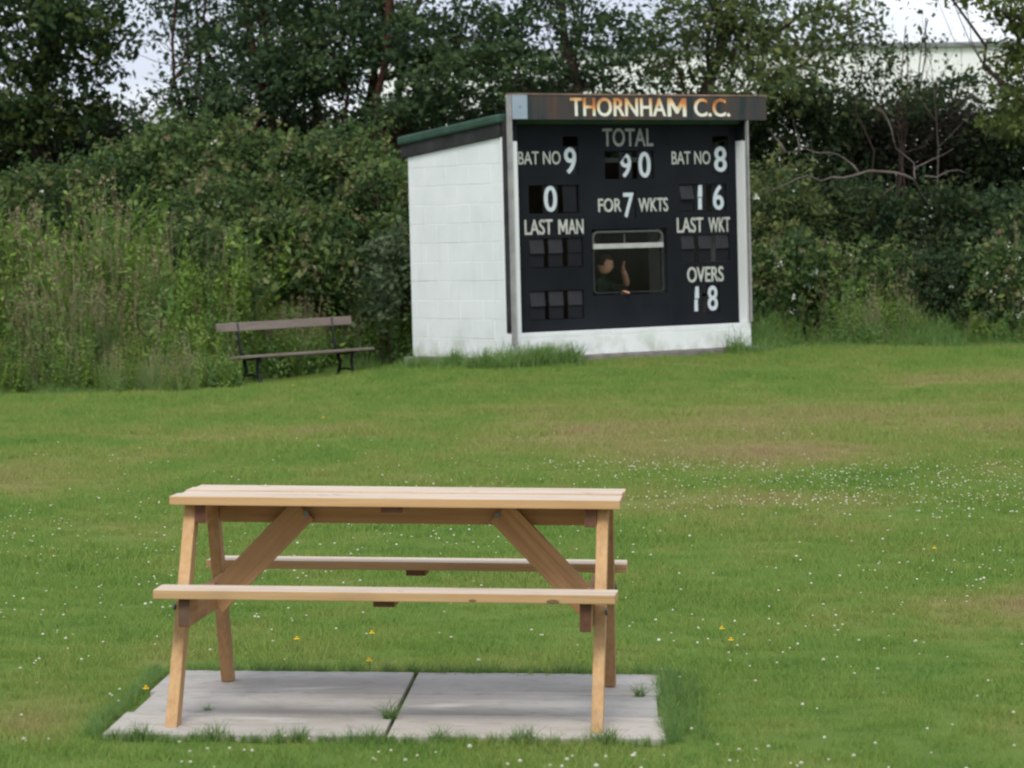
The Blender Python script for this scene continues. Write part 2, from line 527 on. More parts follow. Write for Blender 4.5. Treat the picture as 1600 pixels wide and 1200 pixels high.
class MB:
    def __init__(self):
        self.bm = bmesh.new()

    def box(self, x0, x1, y0, y1, z0, z1, mi=0, R=None, top=None, ends=None):
        vs = [(x, y, z) for x in (x0, x1) for y in (y0, y1) for z in (z0, z1)]
        if R is not None:
            vs = [R @ Vector(v) for v in vs]
        v = [self.bm.verts.new(p) for p in vs]
        for f, s in (((0, 1, 3, 2), 'l'), ((4, 6, 7, 5), 'r'), ((0, 4, 5, 1), 'f'), ((2, 3, 7, 6), 'b'), ((0, 2, 6, 4), 'd'), ((1, 5, 7, 3), 't')):
            q = self.bm.faces.new([v[i] for i in f])
            q.material_index = top if (s == 't' and top is not None) else (ends if (ends is not None and s in 'fb') else mi)
        return self

    def bar(self, a, b, w, h, up=(0, 0, 1), mi=0):
        """rectangular bar from a to b, w across, h along up"""
        a, b, up = Vector(a), Vector(b), Vector(up)
        d = (b - a)
        L = d.length
        d.normalize()
        s = d.cross(up).normalized()
        u = s.cross(d).normalized()
        R = Matrix.Translation(a) @ Matrix((d, s, u)).transposed().to_4x4()
        return self.box(0, L, -w / 2, w / 2, -h / 2, h / 2, mi, R)

    def tube(self, pts, rad, n=8, mi=0, cap=True):
        pts = [Vector(p) for p in pts]
        rads = rad if isinstance(rad, (list, tuple)) else [rad] * len(pts)
        rings = []
        ref = Vector((0.13, 0.31, 0.94))
        for i, p in enumerate(pts):
            d = (pts[min(i + 1, len(pts) - 1)] - pts[max(i - 1, 0)]).normalized()
            s = d.cross(ref)
            if s.length < 0.05:
                s = d.cross(Vector((1, 0, 0)))
            s.normalize()
            t = d.cross(s)
            rings.append([self.bm.verts.new(p + (s * math.cos(2 * math.pi * k / n) + t * math.sin(2 * math.pi * k / n)) * rads[i]) for k in range(n)])
        for a, b in zip(rings, rings[1:]):
            for k in range(n):
                f = self.bm.faces.new((a[k], a[(k + 1) % n], b[(k + 1) % n], b[k]))
                f.smooth = True
                f.material_index = mi
        if cap:
            self.bm.faces.new(rings[0][::-1]).material_index = mi
            self.bm.faces.new(rings[-1]).material_index = mi
        return self

    def build(self, name, m, parent=None, bevel=0.0, loc=None):
        bmesh.ops.recalc_face_normals(self.bm, faces=self.bm.faces[:])
        me = bpy.data.meshes.new(name)
        self.bm.to_mesh(me)
        self.bm.free()
        for x in (m if isinstance(m, list) else [m]):
            me.materials.append(x)
        o = link(bpy.data.objects.new(name, me), parent)
        if loc is not None:
            o.location = loc
        if bevel:
            b = o.modifiers.new('bevel', 'BEVEL')
            b.width = bevel
            b.segments = 2
            b.limit_method = 'ANGLE'
        return o


def rects_board(name, x0, x1, z0, z1, y, t, holes, m, parent):
    xs = sorted({x0, x1, *[h[0] for h in holes], *[h[1] for h in holes]})
    zs = sorted({z0, z1, *[h[2] for h in holes], *[h[3] for h in holes]})
    bm = bmesh.new()
    g = {}

    def vert(i, j):
        if (i, j) not in g:
            g[(i, j)] = bm.verts.new((xs[i], y, zs[j]))
        return g[(i, j)]
    for i in range(len(xs) - 1):
        for j in range(len(zs) - 1):
            cx, cz = (xs[i] + xs[i + 1]) / 2, (zs[j] + zs[j + 1]) / 2
            if any(h[0] < cx < h[1] and h[2] < cz < h[3] for h in holes):
                continue
            bm.faces.new((vert(i, j), vert(i + 1, j), vert(i + 1, j + 1), vert(i, j + 1)))
    r = bmesh.ops.extrude_face_region(bm, geom=bm.faces[:])
    for v in [e for e in r['geom'] if isinstance(e, bmesh.types.BMVert)]:
        v.co.y += t
    bmesh.ops.recalc_face_normals(bm, faces=bm.faces[:])
    me = bpy.data.meshes.new(name)
    bm.to_mesh(me)
    bm.free()
    me.materials.append(m)
    return link(bpy.data.objects.new(name, me), parent)


def text_mesh(name, body, x0, x1, z0, z1, y, m, parent, bold=0.02, cut=None, depth=0.003):
    cu = bpy.data.curves.new(name, 'FONT')
    cu.body = body
    cu.size = 1.0
    cu.offset = min(bold, 0.006)
    cu.extrude = 0.01
    o = bpy.data.objects.new(name, cu)
    COL.objects.link(o)
    dg = bpy.context.evaluated_depsgraph_get()
    me = bpy.data.meshes.new_from_object(o.evaluated_get(dg))
    bpy.data.objects.remove(o)
    bpy.data.curves.remove(cu)
    if bold > 0.006:      # a heavier stroke: three layers of the same outline set side by side
        bm = bmesh.new()
        for k, dx in enumerate((-1, 0, 1)):
            n0 = len(bm.verts)
            bm.from_mesh(me)
            bm.verts.ensure_lookup_table()
            for v in bm.verts[n0:]:
                v.co.x += dx * (bold - 0.004) * 1.2
                v.co.y += (0, 0.006, -0.006)[k]
                v.co.z += 0.0012 * k
        bm.to_mesh(me)
        bm.free()
    co = np.zeros(len(me.vertices) * 3, dtype=np.float32)
    me.vertices.foreach_get('co', co)
    co = co.reshape(-1, 3)
    mn, mxx = co.min(0), co.max(0)
    o2 = np.zeros_like(co)
    o2[:, 0] = (co[:, 0] - mn[0]) / (mxx[0] - mn[0]) * (x1 - x0)
    o2[:, 2] = (co[:, 1] - mn[1]) / (mxx[1] - mn[1]) * (z1 - z0)
    o2[:, 1] = -(co[:, 2] - mn[2]) / (mxx[2] - mn[2]) * depth
    me.vertices.foreach_set('co', o2.ravel())
    me.materials.clear()
    me.materials.append(m)
    if cut:
        bm = bmesh.new()
        bm.from_mesh(me)
        bmesh.ops.bisect_plane(bm, geom=bm.verts[:] + bm.edges[:] + bm.faces[:], plane_co=cut[0], plane_no=cut[1], clear_outer=True)
        bm.to_mesh(me)
        bm.free()
    me.update()
    ob = link(bpy.data.objects.new(name, me), parent)
    ob.location = (x0, y, z0)
    return ob


def letter_m(name, x0, x1, z0, z1, y, m, parent, st=0.2, depth=0.003):
    """a capital M as one flat outline"""
    w_, h_ = x1 - x0, z1 - z0
    st *= w_
    d = st * 1.15
    o = [(0, 0), (st, 0), (st, h_ * 0.62), (w_ / 2 - d * 0.25, h_ * 0.16), (w_ / 2 + d * 0.25, h_ * 0.16), (w_ - st, h_ * 0.62), (w_ - st, 0), (w_, 0), (w_, h_), (w_ - d, h_), (w_ / 2, h_ * 0.48), (d, h_), (0, h_)]
    bm = bmesh.new()
    f = bm.faces.new([bm.verts.new((a, 0, c)) for a, c in o])
    g = bmesh.ops.extrude_face_region(bm, geom=[f])
    for v in [e for e in g['geom'] if isinstance(e, bmesh.types.BMVert)]:
        v.co.y -= depth
    bmesh.ops.triangulate(bm, faces=bm.faces[:])
    bmesh.ops.recalc_face_normals(bm, faces=bm.faces[:])
    me = bpy.data.meshes.new(name)
    bm.to_mesh(me)
    bm.free()
    me.materials.append(m)
    ob = link(bpy.data.objects.new(name, me), parent)
    ob.location = (x0, y, z0)
    return ob


# ------------------------------------------------------------------ ground
TAB = np.array([-0.3917, 10.8804, -0.0749])
CTRL = np.array([
    *[(TAB[0] + a, TAB[1] + c, TAB[2] - 0.0207 * a - 0.0037 * c - 0.022) for a in (-1.6, -0.8, 0, 0.8, 1.6) for c in (-1.3, -0.65, 0, 0.65, 1.3)],
    (0, 0, 0), (-6, 2, 0.02), (6, 2, -0.05), (0, 17, -0.06), (-4, 18, -0.03), (4, 18, -0.08), (0, 25, -0.02), (5, 27, 0.04), (-5, 27, -0.02),
    (-3, 31, -0.02), (2, 31, 0.05), (-5, 36, -0.04), (-3, 38, -0.065), (-2, 39.6, -0.035), (-1.2, 38.3, 0.13), (0, 36.7, 0.17), (1.5, 37.7, 0.2),
    (3.1, 38.9, 0.23), (6.2, 40, 0.22), (-1.8, 44, 0.16), (3, 44, 0.3), (-9, 40, 0.1), (10, 42, 0.25), (-12, 30, 0), (12, 30, 0.05), (-25, 30, 0), (25, 30, 0),
    (0, 60, 0.3), (-25, 60, 0.3), (25, 60, 0.3), (0, -15, 0)])


def _tps(r2):
    return r2 * np.log(r2 + 1e-9)


_n = len(CTRL)
_A = np.zeros((_n + 3, _n + 3))
_A[:_n, :_n] = _tps(((CTRL[:, None, :2] - CTRL[None, :, :2]) ** 2).sum(-1))
_A[:_n, _n] = 1
_A[:_n, _n + 1:] = CTRL[:, :2]
_A[_n, :_n] = 1
_A[_n + 1:, :_n] = CTRL[:, :2].T
_w = np.linalg.solve(_A, np.concatenate([CTRL[:, 2], [0, 0, 0]]))

EX = np.array([-40, -12, -5.2, -4.0, -3.45, -3.15, -2.2, -1.0, 1.8, 3.2, 6.2, 15, 40])
EY = np.array([35.5, 36.2, 36.0, 36.5, 37.1, 39.7, 41.4, 41.8, 40.9, 39.9, 39.9, 38.8, 38.5])
EH = np.array([1.5, 1.5, 1.5, 1.5, 1.5, 1.5, 1.4, 1.3, 0.9, 0.6, 0.6, 0.6, 0.6])


def edge_y(x):
    return np.interp(x, EX, EY)


def gz(x, y):
    x = np.atleast_1d(np.asarray(x, float))
    y = np.atleast_1d(np.asarray(y, float))
    p = np.stack([x, y], -1)
    out = np.zeros(len(x))
    for i in range(0, len(x), 20000):
        q = p[i:i + 20000]
        r2 = ((q[:, None, :] - CTRL[None, :, :2]) ** 2).sum(-1)
        out[i:i + 20000] = _tps(r2) @ _w[:_n] + _w[_n] + q @ _w[_n + 1:]
    far = np.clip((np.maximum(np.abs(x) - 22, np.maximum(y - 58, -10 - y))) / 15, 0, 1)
    out = out * (1 - far)
    t = np.clip((y - edge_y(x)) / 5.0, 0, 1)
    back = 1 - np.clip((y - 52) / 12, 0, 1)
    return out + np.interp(x, EX, EH) * t * t * (3 - 2 * t) * back


xs = np.concatenate([[-900, -400, -200, -100, -60, -40, -30, -24], np.arange(-20, 20.01, 0.4), [24, 30, 40, 60, 100, 200, 400, 900]])
ys = np.concatenate([[-600, -200, -80, -40, -20, -8], np.arange(-4, 56.01, 0.4), [60, 66, 75, 90, 120, 200, 400, 900, 2500]])
GX, GY = np.meshgrid(xs, ys)
GZ = gz(GX.ravel(), GY.ravel())
idx = np.arange(len(xs) * len(ys)).reshape(len(ys), len(xs))
Fq = np.stack([idx[:-1, :-1], idx[:-1, 1:], idx[1:, 1:], idx[1:, :-1]], -1).reshape(-1, 4)
go_ = mesh_np('ground', np.stack([GX.ravel(), GY.ravel(), GZ], -1), Fq, M['ground'], smooth=True)
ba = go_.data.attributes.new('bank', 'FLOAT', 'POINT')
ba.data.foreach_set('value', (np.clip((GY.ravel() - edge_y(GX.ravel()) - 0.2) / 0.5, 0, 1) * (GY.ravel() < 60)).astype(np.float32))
tag(go_, kind='structure')

# table and hut frames
TM = Matrix(((0.99748, 0.06788, 0.02073, TAB[0]), (-0.06797, 0.99768, 0.00374, TAB[1]), (-0.02043, -0.00514, 0.99978, TAB[2]), (0, 0, 0, 1)))
HM = Matrix(((0.80452, -0.59385, -0.00917, -0.0502), (0.59383, 0.80457, -0.00577, 36.8909), (0.01081, -0.0008, 0.99994, 0.267), (0, 0, 0, 1)))
PADM = TM @ Matrix.Rotation(math.radians(2.0), 4, 'Z')
TMi, HMi = np.array(PADM.inverted()), np.array(HM.inverted())


def to_local(Mi, x, y, z):
    p = np.stack([x, y, z, np.ones_like(x)], -1)
    return p @ Mi.T


# ------------------------------------------------------------------ paving
pad = empty('paving_pad', 'concrete slab pad set in the lawn under the picnic table', 'paving', PADM)
del pad['category']
del pad['label']
pad['kind'] = 'structure'
SX = [(-0.91, -0.013), (0.0, 0.888)]
SY = [(-0.735, -0.240), (-0.214, 0.279), (0.305, 0.893)]
b = MB()
b.box(-0.915, 0.878, -0.725, 0.88, -0.09, -0.028)
b.build('slab_bed', M['concrete'], pad)
for i, (a0, a1) in enumerate(SX):
    for j, (c0, c1) in enumerate(SY):
        jit = 0.006 * math.sin(i * 3.1 + j * 5.3)
        b = MB()
        b.box(a0 + (0.022 if (i, j) == (0, 1) else 0), a1 - (0.02 if (i, j) == (1, 1) else 0) + jit * 0.5, c0, c1, -0.05, 0.0 - abs(jit) * 0.3)
        o = b.build('paving_slab', M['slab'], pad, 0.004)

# ------------------------------------------------------------------ picnic table
T = empty('picnic_table', 'orange pine picnic table with attached bench seats standing on the concrete slabs', 'picnic table', TM)
L, H, TH = 1.5, 0.728, 0.03
pw = 0.1515
for k in range(4):
    y0 = -0.3117 + k * (pw + 0.0057)
    b = MB()
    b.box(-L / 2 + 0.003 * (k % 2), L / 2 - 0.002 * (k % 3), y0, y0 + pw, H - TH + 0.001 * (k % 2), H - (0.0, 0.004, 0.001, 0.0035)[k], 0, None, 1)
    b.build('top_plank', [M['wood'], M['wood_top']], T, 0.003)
HS = 0.447
for s in (-1, 1):
    for k in range(2):
        y0 = 0.6272 - 0.18 + k * 0.0925
        b = MB()
        ya, yb = sorted((s * y0, s * (y0 + 0.0875)))
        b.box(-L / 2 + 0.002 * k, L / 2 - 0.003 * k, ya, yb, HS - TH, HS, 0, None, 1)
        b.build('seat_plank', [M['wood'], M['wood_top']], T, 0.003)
for ex in (-1, 1):
    xl = ex * 0.69
    for s in (-1, 1):
        # leg: narrow edge to the front, cut level at foot and head
        yt, yb, zt = s * 0.205, s * 0.578, H - TH - 0.002
        hw = 0.044
        bm = bmesh.new()
        vs = []
        for x in (xl - 0.019, xl + 0.019):
            for (yy, zz) in ((yb - hw, 0), (yb + hw, 0), (yt + hw, zt), (yt - hw, zt)):
                vs.append(bm.verts.new((x, yy, zz)))
        for f in ((0, 1, 2, 3), (4, 7, 6, 5), (0, 4, 5, 1), (1, 5, 6, 2), (2, 6, 7, 3), (3, 7, 4, 0)):
            bm.faces.new([vs[i] for i in f])
        mb = MB()
        mb.bm.free()
        mb.bm = bm
        mb.build('leg', M['wood_up'] if s < 0 else M['wood_shaded_up'], T, 0.002)  # back legs get the darker copy, with under-table shade in its colour
    xi = ex * (0.69 - 0.0395)
    b = MB()
    b.box(xi - 0.019, xi + 0.019, -0.60, 0.60, HS - TH - 0.093, HS - TH - 0.001, ends=1)
    b.build('seat_support', [M['wood_cross'], M['wood_end']], T, 0.003)
    b = MB()
    b.box(xi - 0.019, xi + 0.019, -0.285, 0.285, H - TH - 0.062, H - TH - 0.001, ends=1)
    b.build('top_support', [M['wood_cross'], M['wood_end']], T, 0.003)
    # brace
    x_t, x_b = ex * 0.335, ex * 0.645
    b = MB()
    bl = math.hypot(x_b - x_t, 0.323)
    b.box(-bl / 2, bl / 2, -0.018, 0.018, -0.047, 0.047)
    o = b.build('brace', M['wood_shaded'], T, 0.002)
    o.location = ((x_t + x_b) / 2, -0.036, 0.5065)
    o.rotation_euler = (0, math.atan2(0.323, x_b - x_t), 0)
    b = MB()
    b.tube([(ex * 0.326, -0.0545, 0.656), (ex * 0.326, -0.062, 0.656)], 0.010, 8)
    b.build('bolt', M['bolt'], T)
    for s in (-1, 1):
        b = MB()
        b.tube([(ex * 0.709, s * 0.42, 0.37), (ex * 0.716, s * 0.42, 0.37)], 0.011, 8)
        b.build('bolt', M['bolt'], T)
b = MB()
b.box(-0.63, 0.63, -0.016, 0.018, H - TH - 0.078, H - TH - 0.001)
b.build('top_rail', M['wood_shaded'], T, 0.002)
b = MB()
b.box(-0.045, 0.03, -0.29, 0.29, H - TH - 0.021, H - TH - 0.0005, ends=1)
b.build('top_batten', [M['wood_cross'], M['wood_end']], T, 0.002)
for s in (-1, 1):
    b = MB()
    b.box(-0.035, 0.035, min(s * 0.452, s * 0.60), max(s * 0.452, s * 0.60), HS - TH - 0.02, HS - TH - 0.0005, ends=1)
    b.build('seat_batten', [M['wood_cross'], M['wood_end']], T, 0.002)

# ------------------------------------------------------------------ scoreboard hut
Hh = empty('scoreboard_hut', 'white block cricket scoreboard hut with black number board and roof of green felt', 'scoreboard', HM)
DP, ZF, ZB, RB = 1.91, 2.555, 2.384, 0.0788
XR = 3.70


def zroof(y):
    return ZF + (ZB - ZF) * (y / DP)


b = MB()
b.box(-0.08, XR + 0.1, -0.16, DP + 0.08, -0.16, -0.006)
b.build('concrete_base', M['concrete'], Hh, 0.01)


def block_wall(pname, along, length, height_fn, place, thick=0.1, off=0.0):
    """core wall with proud painted blocks; place(a, z) -> local box for a block between a0..a1, z0..z1"""
    core = MB()
    n = 12
    prev = None
    bm = core.bm
    ring = []
    for i in range(n + 1):
        a = length * i / n
        ring.append((a, height_fn(a)))
    f1 = [bm.verts.new(place(a, 0.0, 0.0028)) for a, z in ring] + [bm.verts.new(place(a, z - 0.002, 0.0028)) for a, z in reversed(ring)]
    f2 = [bm.verts.new(place(a, 0.0, thick)) for a, z in ring] + [bm.verts.new(place(a, z - 0.002, thick)) for a, z in reversed(ring)]
    m = len(f1)
    bm.faces.new(f1)
    bm.faces.new(f2[::-1])
    for i in range(m):
        bm.faces.new((f1[i], f1[(i + 1) % m], f2[(i + 1) % m], f2[i]))
    wall = core.build(pname, M['mortar'], Hh)
    ch, bl, j = 0.225, 0.45, 0.004
    row = 0
    z = 0.0
    shared = {}
    while z < height_fn(0) - 0.02 or z < height_fn(length) - 0.02:
        a = -(bl / 2 if row % 2 else 0.0) - off
        while a < length - 0.02:
            a0, a1 = max(a, 0) + j / 2, min(a + bl, length) - j / 2
            a += bl
            if a1 - a0 < 0.03:
                continue
            tops = [min(z + ch, height_fn(q)) - j for q in (a0, a1)]
            if min(tops) < z + 0.02:
                continue
            dz = rng.uniform(-0.0015, 0.0015)
            bm2 = bmesh.new()
            key = (round(a1 - a0, 3), round(tops[0] - z, 3), round(tops[1] - z, 3))
            org = Vector(place(a0, z, 0.0))
            if key in shared:
                me = shared[key]
                bm2.free()
            else:
                q = []
                for d in (0.0, 0.03):
                    for (aa, zz) in ((a0, z + j / 2), (a1, z + j / 2), (a1, tops[1]), (a0, tops[0])):
                        q.append(bm2.verts.new(Vector(place(aa, zz, d)) - org))
                for f in ((0, 1, 2, 3), (7, 6, 5, 4), (0, 4, 5, 1), (1, 5, 6, 2), (2, 6, 7, 3), (3, 7, 4, 0)):
                    bm2.faces.new([q[k] for k in f])
                bmesh.ops.bevel(bm2, geom=bm2.edges[:], offset=0.0025, segments=1, affect='EDGES')
                bmesh.ops.recalc_face_normals(bm2, faces=bm2.faces[:])
                me = bpy.data.meshes.new('block')
                bm2.to_mesh(me)
                bm2.free()
                me.materials.append(M['white'])
                shared[key] = me
            o = link(bpy.data.objects.new('block', me), wall)
            o.location = Vector(place(a0, z, dz))
        z += ch
        row += 1
    return wall


block_wall('side_wall', 'y', DP, zroof, lambda a, z, d: (d, a, z), 0.1)
block_wall('front_plinth', 'x', XR - 0.055, lambda a: 0.287, lambda a, z, d: (a, -0.075 + d, z), 0.14, 0.1)
b = MB()
for (x0, x1, y0, y1) in ((XR - 0.1, XR, 0.1, DP), (0.1, XR - 0.1, DP - 0.1, DP)):
    b.box(x0, x1, y0, y1, 0, 2.36)
b.build('rear_wall', M['white'], Hh)
b = MB()
b.box(0.1, XR - 0.1, 0.1, DP - 0.1, 0.0, 0.02)
b.box(0.101, 0.11, 0.2, DP - 0.12, 0.02, 2.3)
b.box(0.13, XR - 0.12, DP - 0.12, DP - 0.101, 0.02, 2.3)
b.build('inner_lining', M['inside'], Hh)
# roof
bm = bmesh.new()


def slab_poly(y0, y1, off0, off1, x0, x1):
    m = MB()
    v = [m.bm.verts.new(p) for p in [(x, y, zroof(y) + o) for x in (x0, x1) for (y, o) in ((y0, off0), (y1, off0), (y1, off1), (y0, off1))]]
    for f in ((0, 1, 2, 3), (7, 6, 5, 4), (0, 4, 5, 1), (1, 5, 6, 2), (2, 6, 7, 3), (3, 7, 4, 0)):
        m.bm.faces.new([v[i] for i in f])
    return m


slab_poly(0.012, DP + 0.10, 0.002, 0.15, -0.03, 0.055).build('bargeboard', M['dark_wood'], Hh, 0.004)
slab_poly(0.012, DP + 0.10, 0.002, 0.15, XR - 0.05, XR + 0.05).build('bargeboard', M['dark_wood'], Hh, 0.004)
slab_poly(0.125, DP + 0.08, 0.06, 0.15, 0.057, XR - 0.052).build('roof_deck', M['dark_wood'], Hh)
slab_poly(-0.02, DP + 0.14, 0.152, 0.262, -0.065, XR + 0.09).build('roof_felt', M['felt'], Hh, 0.03)
b = MB()
b.box(0.16, XR, -0.069, RB + 0.04, 2.865, 2.95)
b.build('head_board', M['dark_wood'], Hh)
# front frame
b = MB()
b.box(0.0, 0.06, -0.068, -0.002, 0.30, 2.74)
b.build('corner_post', M['dark_wood'], Hh, 0.003)
b = MB()
b.box(0.062, 0.166, -0.07, RB - 0.002, 0.289, 2.50)
b.build('door_jamb', M['white'], Hh, 0.003)
b = MB()
b.box(0.062, 0.166, -0.071, RB - 0.002, 2.502, 2.86)
b.build('jamb_head', M['board'], Hh, 0.002)
b = MB()
b.box(3.592, 3.635, -0.07, RB + 0.03, 0.289, 2.50)
b.build('door_jamb', M['white'], Hh, 0.003)
b = MB()
b.box(3.592, 3.66, -0.07, RB + 0.03, 2.502, 2.86)
b.build('jamb_head', M['board'], Hh, 0.002)
for (x0, x1, y1) in ((0.016, 0.045, -0.072), (3.588, 3.610, -0.10)):
    b = MB()
    b.box(x0, x1, -0.150, y1, 0.16 if x0 < 1 else 0.30, 2.742)
    b.build('shutter_rail', M['trim_grey'], Hh, 0.004)
b = MB()
b.box(3.618, 3.628, -0.12, -0.072, 0.30, 2.742)
b.build('shutter_rail', M['trim_grey'], Hh, 0.001)
# shutter box
b = MB()
b.box(0.0376, 3.90, -0.15, -0.071, 2.744, 3.03)
box_ = b.build('sign_box', M['fascia'], Hh, 0.003)
b = MB()
b.box(0.026, 3.905, -0.157, -0.06, 3.031, 3.048)
b.build('top_trim', plain('rusty_trim', (0.25, 0.17, 0.13), 0.7, 0.5, 3), box_, 0.002)
b = MB()
b.box(0.045, 0.262, -0.156, -0.1505, 2.752, 3.028)
b.build('end_plate', M['plate_blue'], box_, 0.001)
b = MB()
b.box(0.020, 0.0366, -0.153, -0.071, 2.744, 3.030)
b.build('end_cap', M['trim_grey'], box_, 0.001)
b = MB()
b.tube([(0.155, -0.157, 2.89), (0.155, -0.161, 2.89)], 0.008, 6)
b.build('bolt', M['iron'], box_)

# the word on the sign, one letter at a time so that each keeps its own width
letter_m('sign_lettering', 2.345, 2.635, 2.785, 3.003, -0.1505, M['sign'], box_, 0.19)
text_mesh('sign_lettering', 'THORNHA', 0.885, 2.325, 2.785, 3.003, -0.1505, M['sign'], box_, 0.018)
text_mesh('sign_lettering', 'C.C.', 2.755, 3.318, 2.785, 3.003, -0.1505, M['sign'], box_, 0.018)

# number board with real openings
cells = []   # (x0, x1, z0, z1)
HO = dict(bat9=(0.945, 1.165, 2.11, 2.56), total=(1.56, 2.305, 2.055, 2.392), bat8=(3.225, 3.47, 2.11, 2.56),
          row_l=(0.425, 1.165, 1.665, 1.995), wk=(1.815, 2.015, 1.585, 1.91), row_r=(2.69, 3.425, 1.655, 1.985),
          man1=(0.415, 1.205, 1.03, 1.375), man2=(0.41, 1.20, 0.425, 0.765), wkt=(2.695, 3.46, 1.045, 1.375),
          overs=(2.865, 3.285, 0.43, 0.765), win=(1.335, 2.475, 0.685, 1.465))
rects_board('number_board', 0.10, 3.590, 0.289, 2.86, RB, 0.028, list(HO.values()), M['board'], Hh)


def plate(x0, x1, z0, z1, tilt=0.0, m='plate', y=RB + 0.014, nm='number_plate'):
    b = MB()
    b.box(0, x1 - x0, 0.0, 0.006, -(z1 - z0), 0)
    o = b.build(nm, M[m], Hh, 0.001)
    o.location = (x0, y, z1)
    o.rotation_euler = (-tilt, 0, 0)
    return o


def number(x0, x1, z0, z1, ch, dm='digit', bold=0.015, cut=None, dx=0.0):
    zm = (z0 + z1) / 2
    pl = plate(x0 - 0.016, x1 + 0.016, z0 - 0.012, z1 + 0.012)
    d = text_mesh('digit', ch, x0, x1, z0, z1, 0, M[dm], None, bold, cut)
    d.parent = pl
    d.location = (0.016, -0.001, -(z1 + 0.012 - z0))
    return pl


# single digits, where they hang
number(0.965, 1.142, 2.122, 2.432, '9')
number(1.80, 1.965, 2.072, 2.356, '9', cut=((0.042, 0, 0.222), (-0.72, 0, 0.69)))
number(2.078, 2.262, 2.070, 2.376, '0')
number(3.255, 3.452, 2.128, 2.436, '8')
number(0.655, 0.845, 1.683, 1.987, '0')
number(1.832, 1.992, 1.597, 1.893, '7')
number(3.222, 3.392, 1.668, 1.973, '6')
number(3.105, 3.262, 0.448, 0.752, '8')
# ones: two half plates that do not quite meet
for (xa, xb, za, zb, sh) in ((2.985, 3.06, 1.672, 1.970, 0.008), (2.892, 2.962, 0.444, 0.748, 0.02)):
    zm = (za + zb) / 2
    for (lo, hi, dx) in ((zm + 0.003, zb, sh), (za, zm - 0.003, 0)):
        pl = plate(xa - 0.05, xb + 0.06, lo - 0.004, hi + 0.004)
        b = MB()
        x_ = 0.05 + dx
        w_ = xb - xa
        hh = hi - lo
        v = [(x_ - (0.012 if dx else 0), -0.0045, -hh), (x_ + w_ * 0.82, -0.0045, -hh), (x_ + w_ * 0.80, -0.0045, -0.004), (x_ + 0.004, -0.0045, -0.004)]
        q = [b.bm.verts.new(p) for p in v] + [b.bm.verts.new((p[0], -0.0005, p[2])) for p in v]
        for f in ((0, 1, 2, 3), (7, 6, 5, 4), (0, 4, 5, 1), (1, 5, 6, 2), (2, 6, 7, 3), (3, 7, 4, 0)):
            b.bm.faces.new([q[k] for k in f])
        b.build('digit', M['digit'], pl, 0.006)
# empty cells
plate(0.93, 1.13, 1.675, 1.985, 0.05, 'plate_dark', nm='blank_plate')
o = plate(2.70, 2.905, 1.80, 1.965, 0.22, 'plate_skylit', nm='blank_plate')
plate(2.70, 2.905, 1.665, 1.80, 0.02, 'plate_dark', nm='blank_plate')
for k, (xa, mm) in enumerate(((0.425, 'plate_skylit'), (0.70, 'plate_skylit'), (0.985, 'plate'))):
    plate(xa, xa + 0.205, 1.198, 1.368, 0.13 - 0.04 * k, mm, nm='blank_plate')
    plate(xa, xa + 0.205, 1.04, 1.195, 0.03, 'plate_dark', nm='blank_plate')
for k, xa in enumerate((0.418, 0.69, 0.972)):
    plate(xa, xa + 0.21, 0.585, 0.755, 0.13 - 0.03 * k, 'plate_skylit', nm='blank_plate')
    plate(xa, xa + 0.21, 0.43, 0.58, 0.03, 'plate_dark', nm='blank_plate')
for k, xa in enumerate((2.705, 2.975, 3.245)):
    plate(xa, xa + 0.20, 1.203, 1.365, 0.12, 'plate_skylit', nm='blank_plate')
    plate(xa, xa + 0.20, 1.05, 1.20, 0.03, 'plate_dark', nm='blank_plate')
# painted words
ty = RB - 0.0005
for wd, x0, x1, z0, z1, mm, bo in (('TOTAL', 1.533, 2.300, 2.440, 2.655, 'letter_grey', 0.008), ('BAT NO', 0.285, 0.900, 2.235, 2.388, 'letter', 0.006),
                                   ('BAT NO', 2.580, 3.182, 2.222, 2.380, 'letter', 0.006), ('FOR', 1.443, 1.793, 1.668, 1.828, 'letter', 0.015),
                                   ('WKTS', 2.052, 2.506, 1.662, 1.828, 'letter', 0.015), ('LAST', 0.353, 0.762, 1.418, 1.598, 'letter', 0.015), ('AN', 0.992, 1.217, 1.418, 1.592, 'letter', 0.015),
                                   ('LAST', 2.637, 3.050, 1.400, 1.583, 'letter', 0.015), ('WKT', 3.132, 3.473, 1.396, 1.578, 'letter', 0.015), ('OVERS', 2.779, 3.354, 0.799, 0.985, 'letter', 0.02)):
    text_mesh('painted_word', wd, x0, x1, z0, z1, ty, M[mm], Hh, bo)

letter_m('painted_word', 0.845, 0.982, 1.418, 1.592, ty, M['letter'], Hh, 0.2)

# window
WX0, WX1, WZ0, WZ1, WZR = 1.352, 2.428, 0.705, 1.445, 1.262


def rrect(x0, x1, z0, z1, r, n=5, corners=(1, 1, 1, 1)):
    pts = []
    for (sx, sz, a0, on) in ((1, 1, 0, corners[0]), (-1, 1, 90, corners[1]), (-1, -1, 180, corners[2]), (1, -1, 270, corners[3])):
        q = r if on else 0.004
        cx = (x1 - q) if sx > 0 else (x0 + q)
        cz = (z1 - q) if sz > 0 else (z0 + q)
        for k in range(n + 1):
            a = math.radians(a0 + 90 * k / n)
            pts.append((cx + q * math.cos(a), cz + q * math.sin(a)))
    return pts


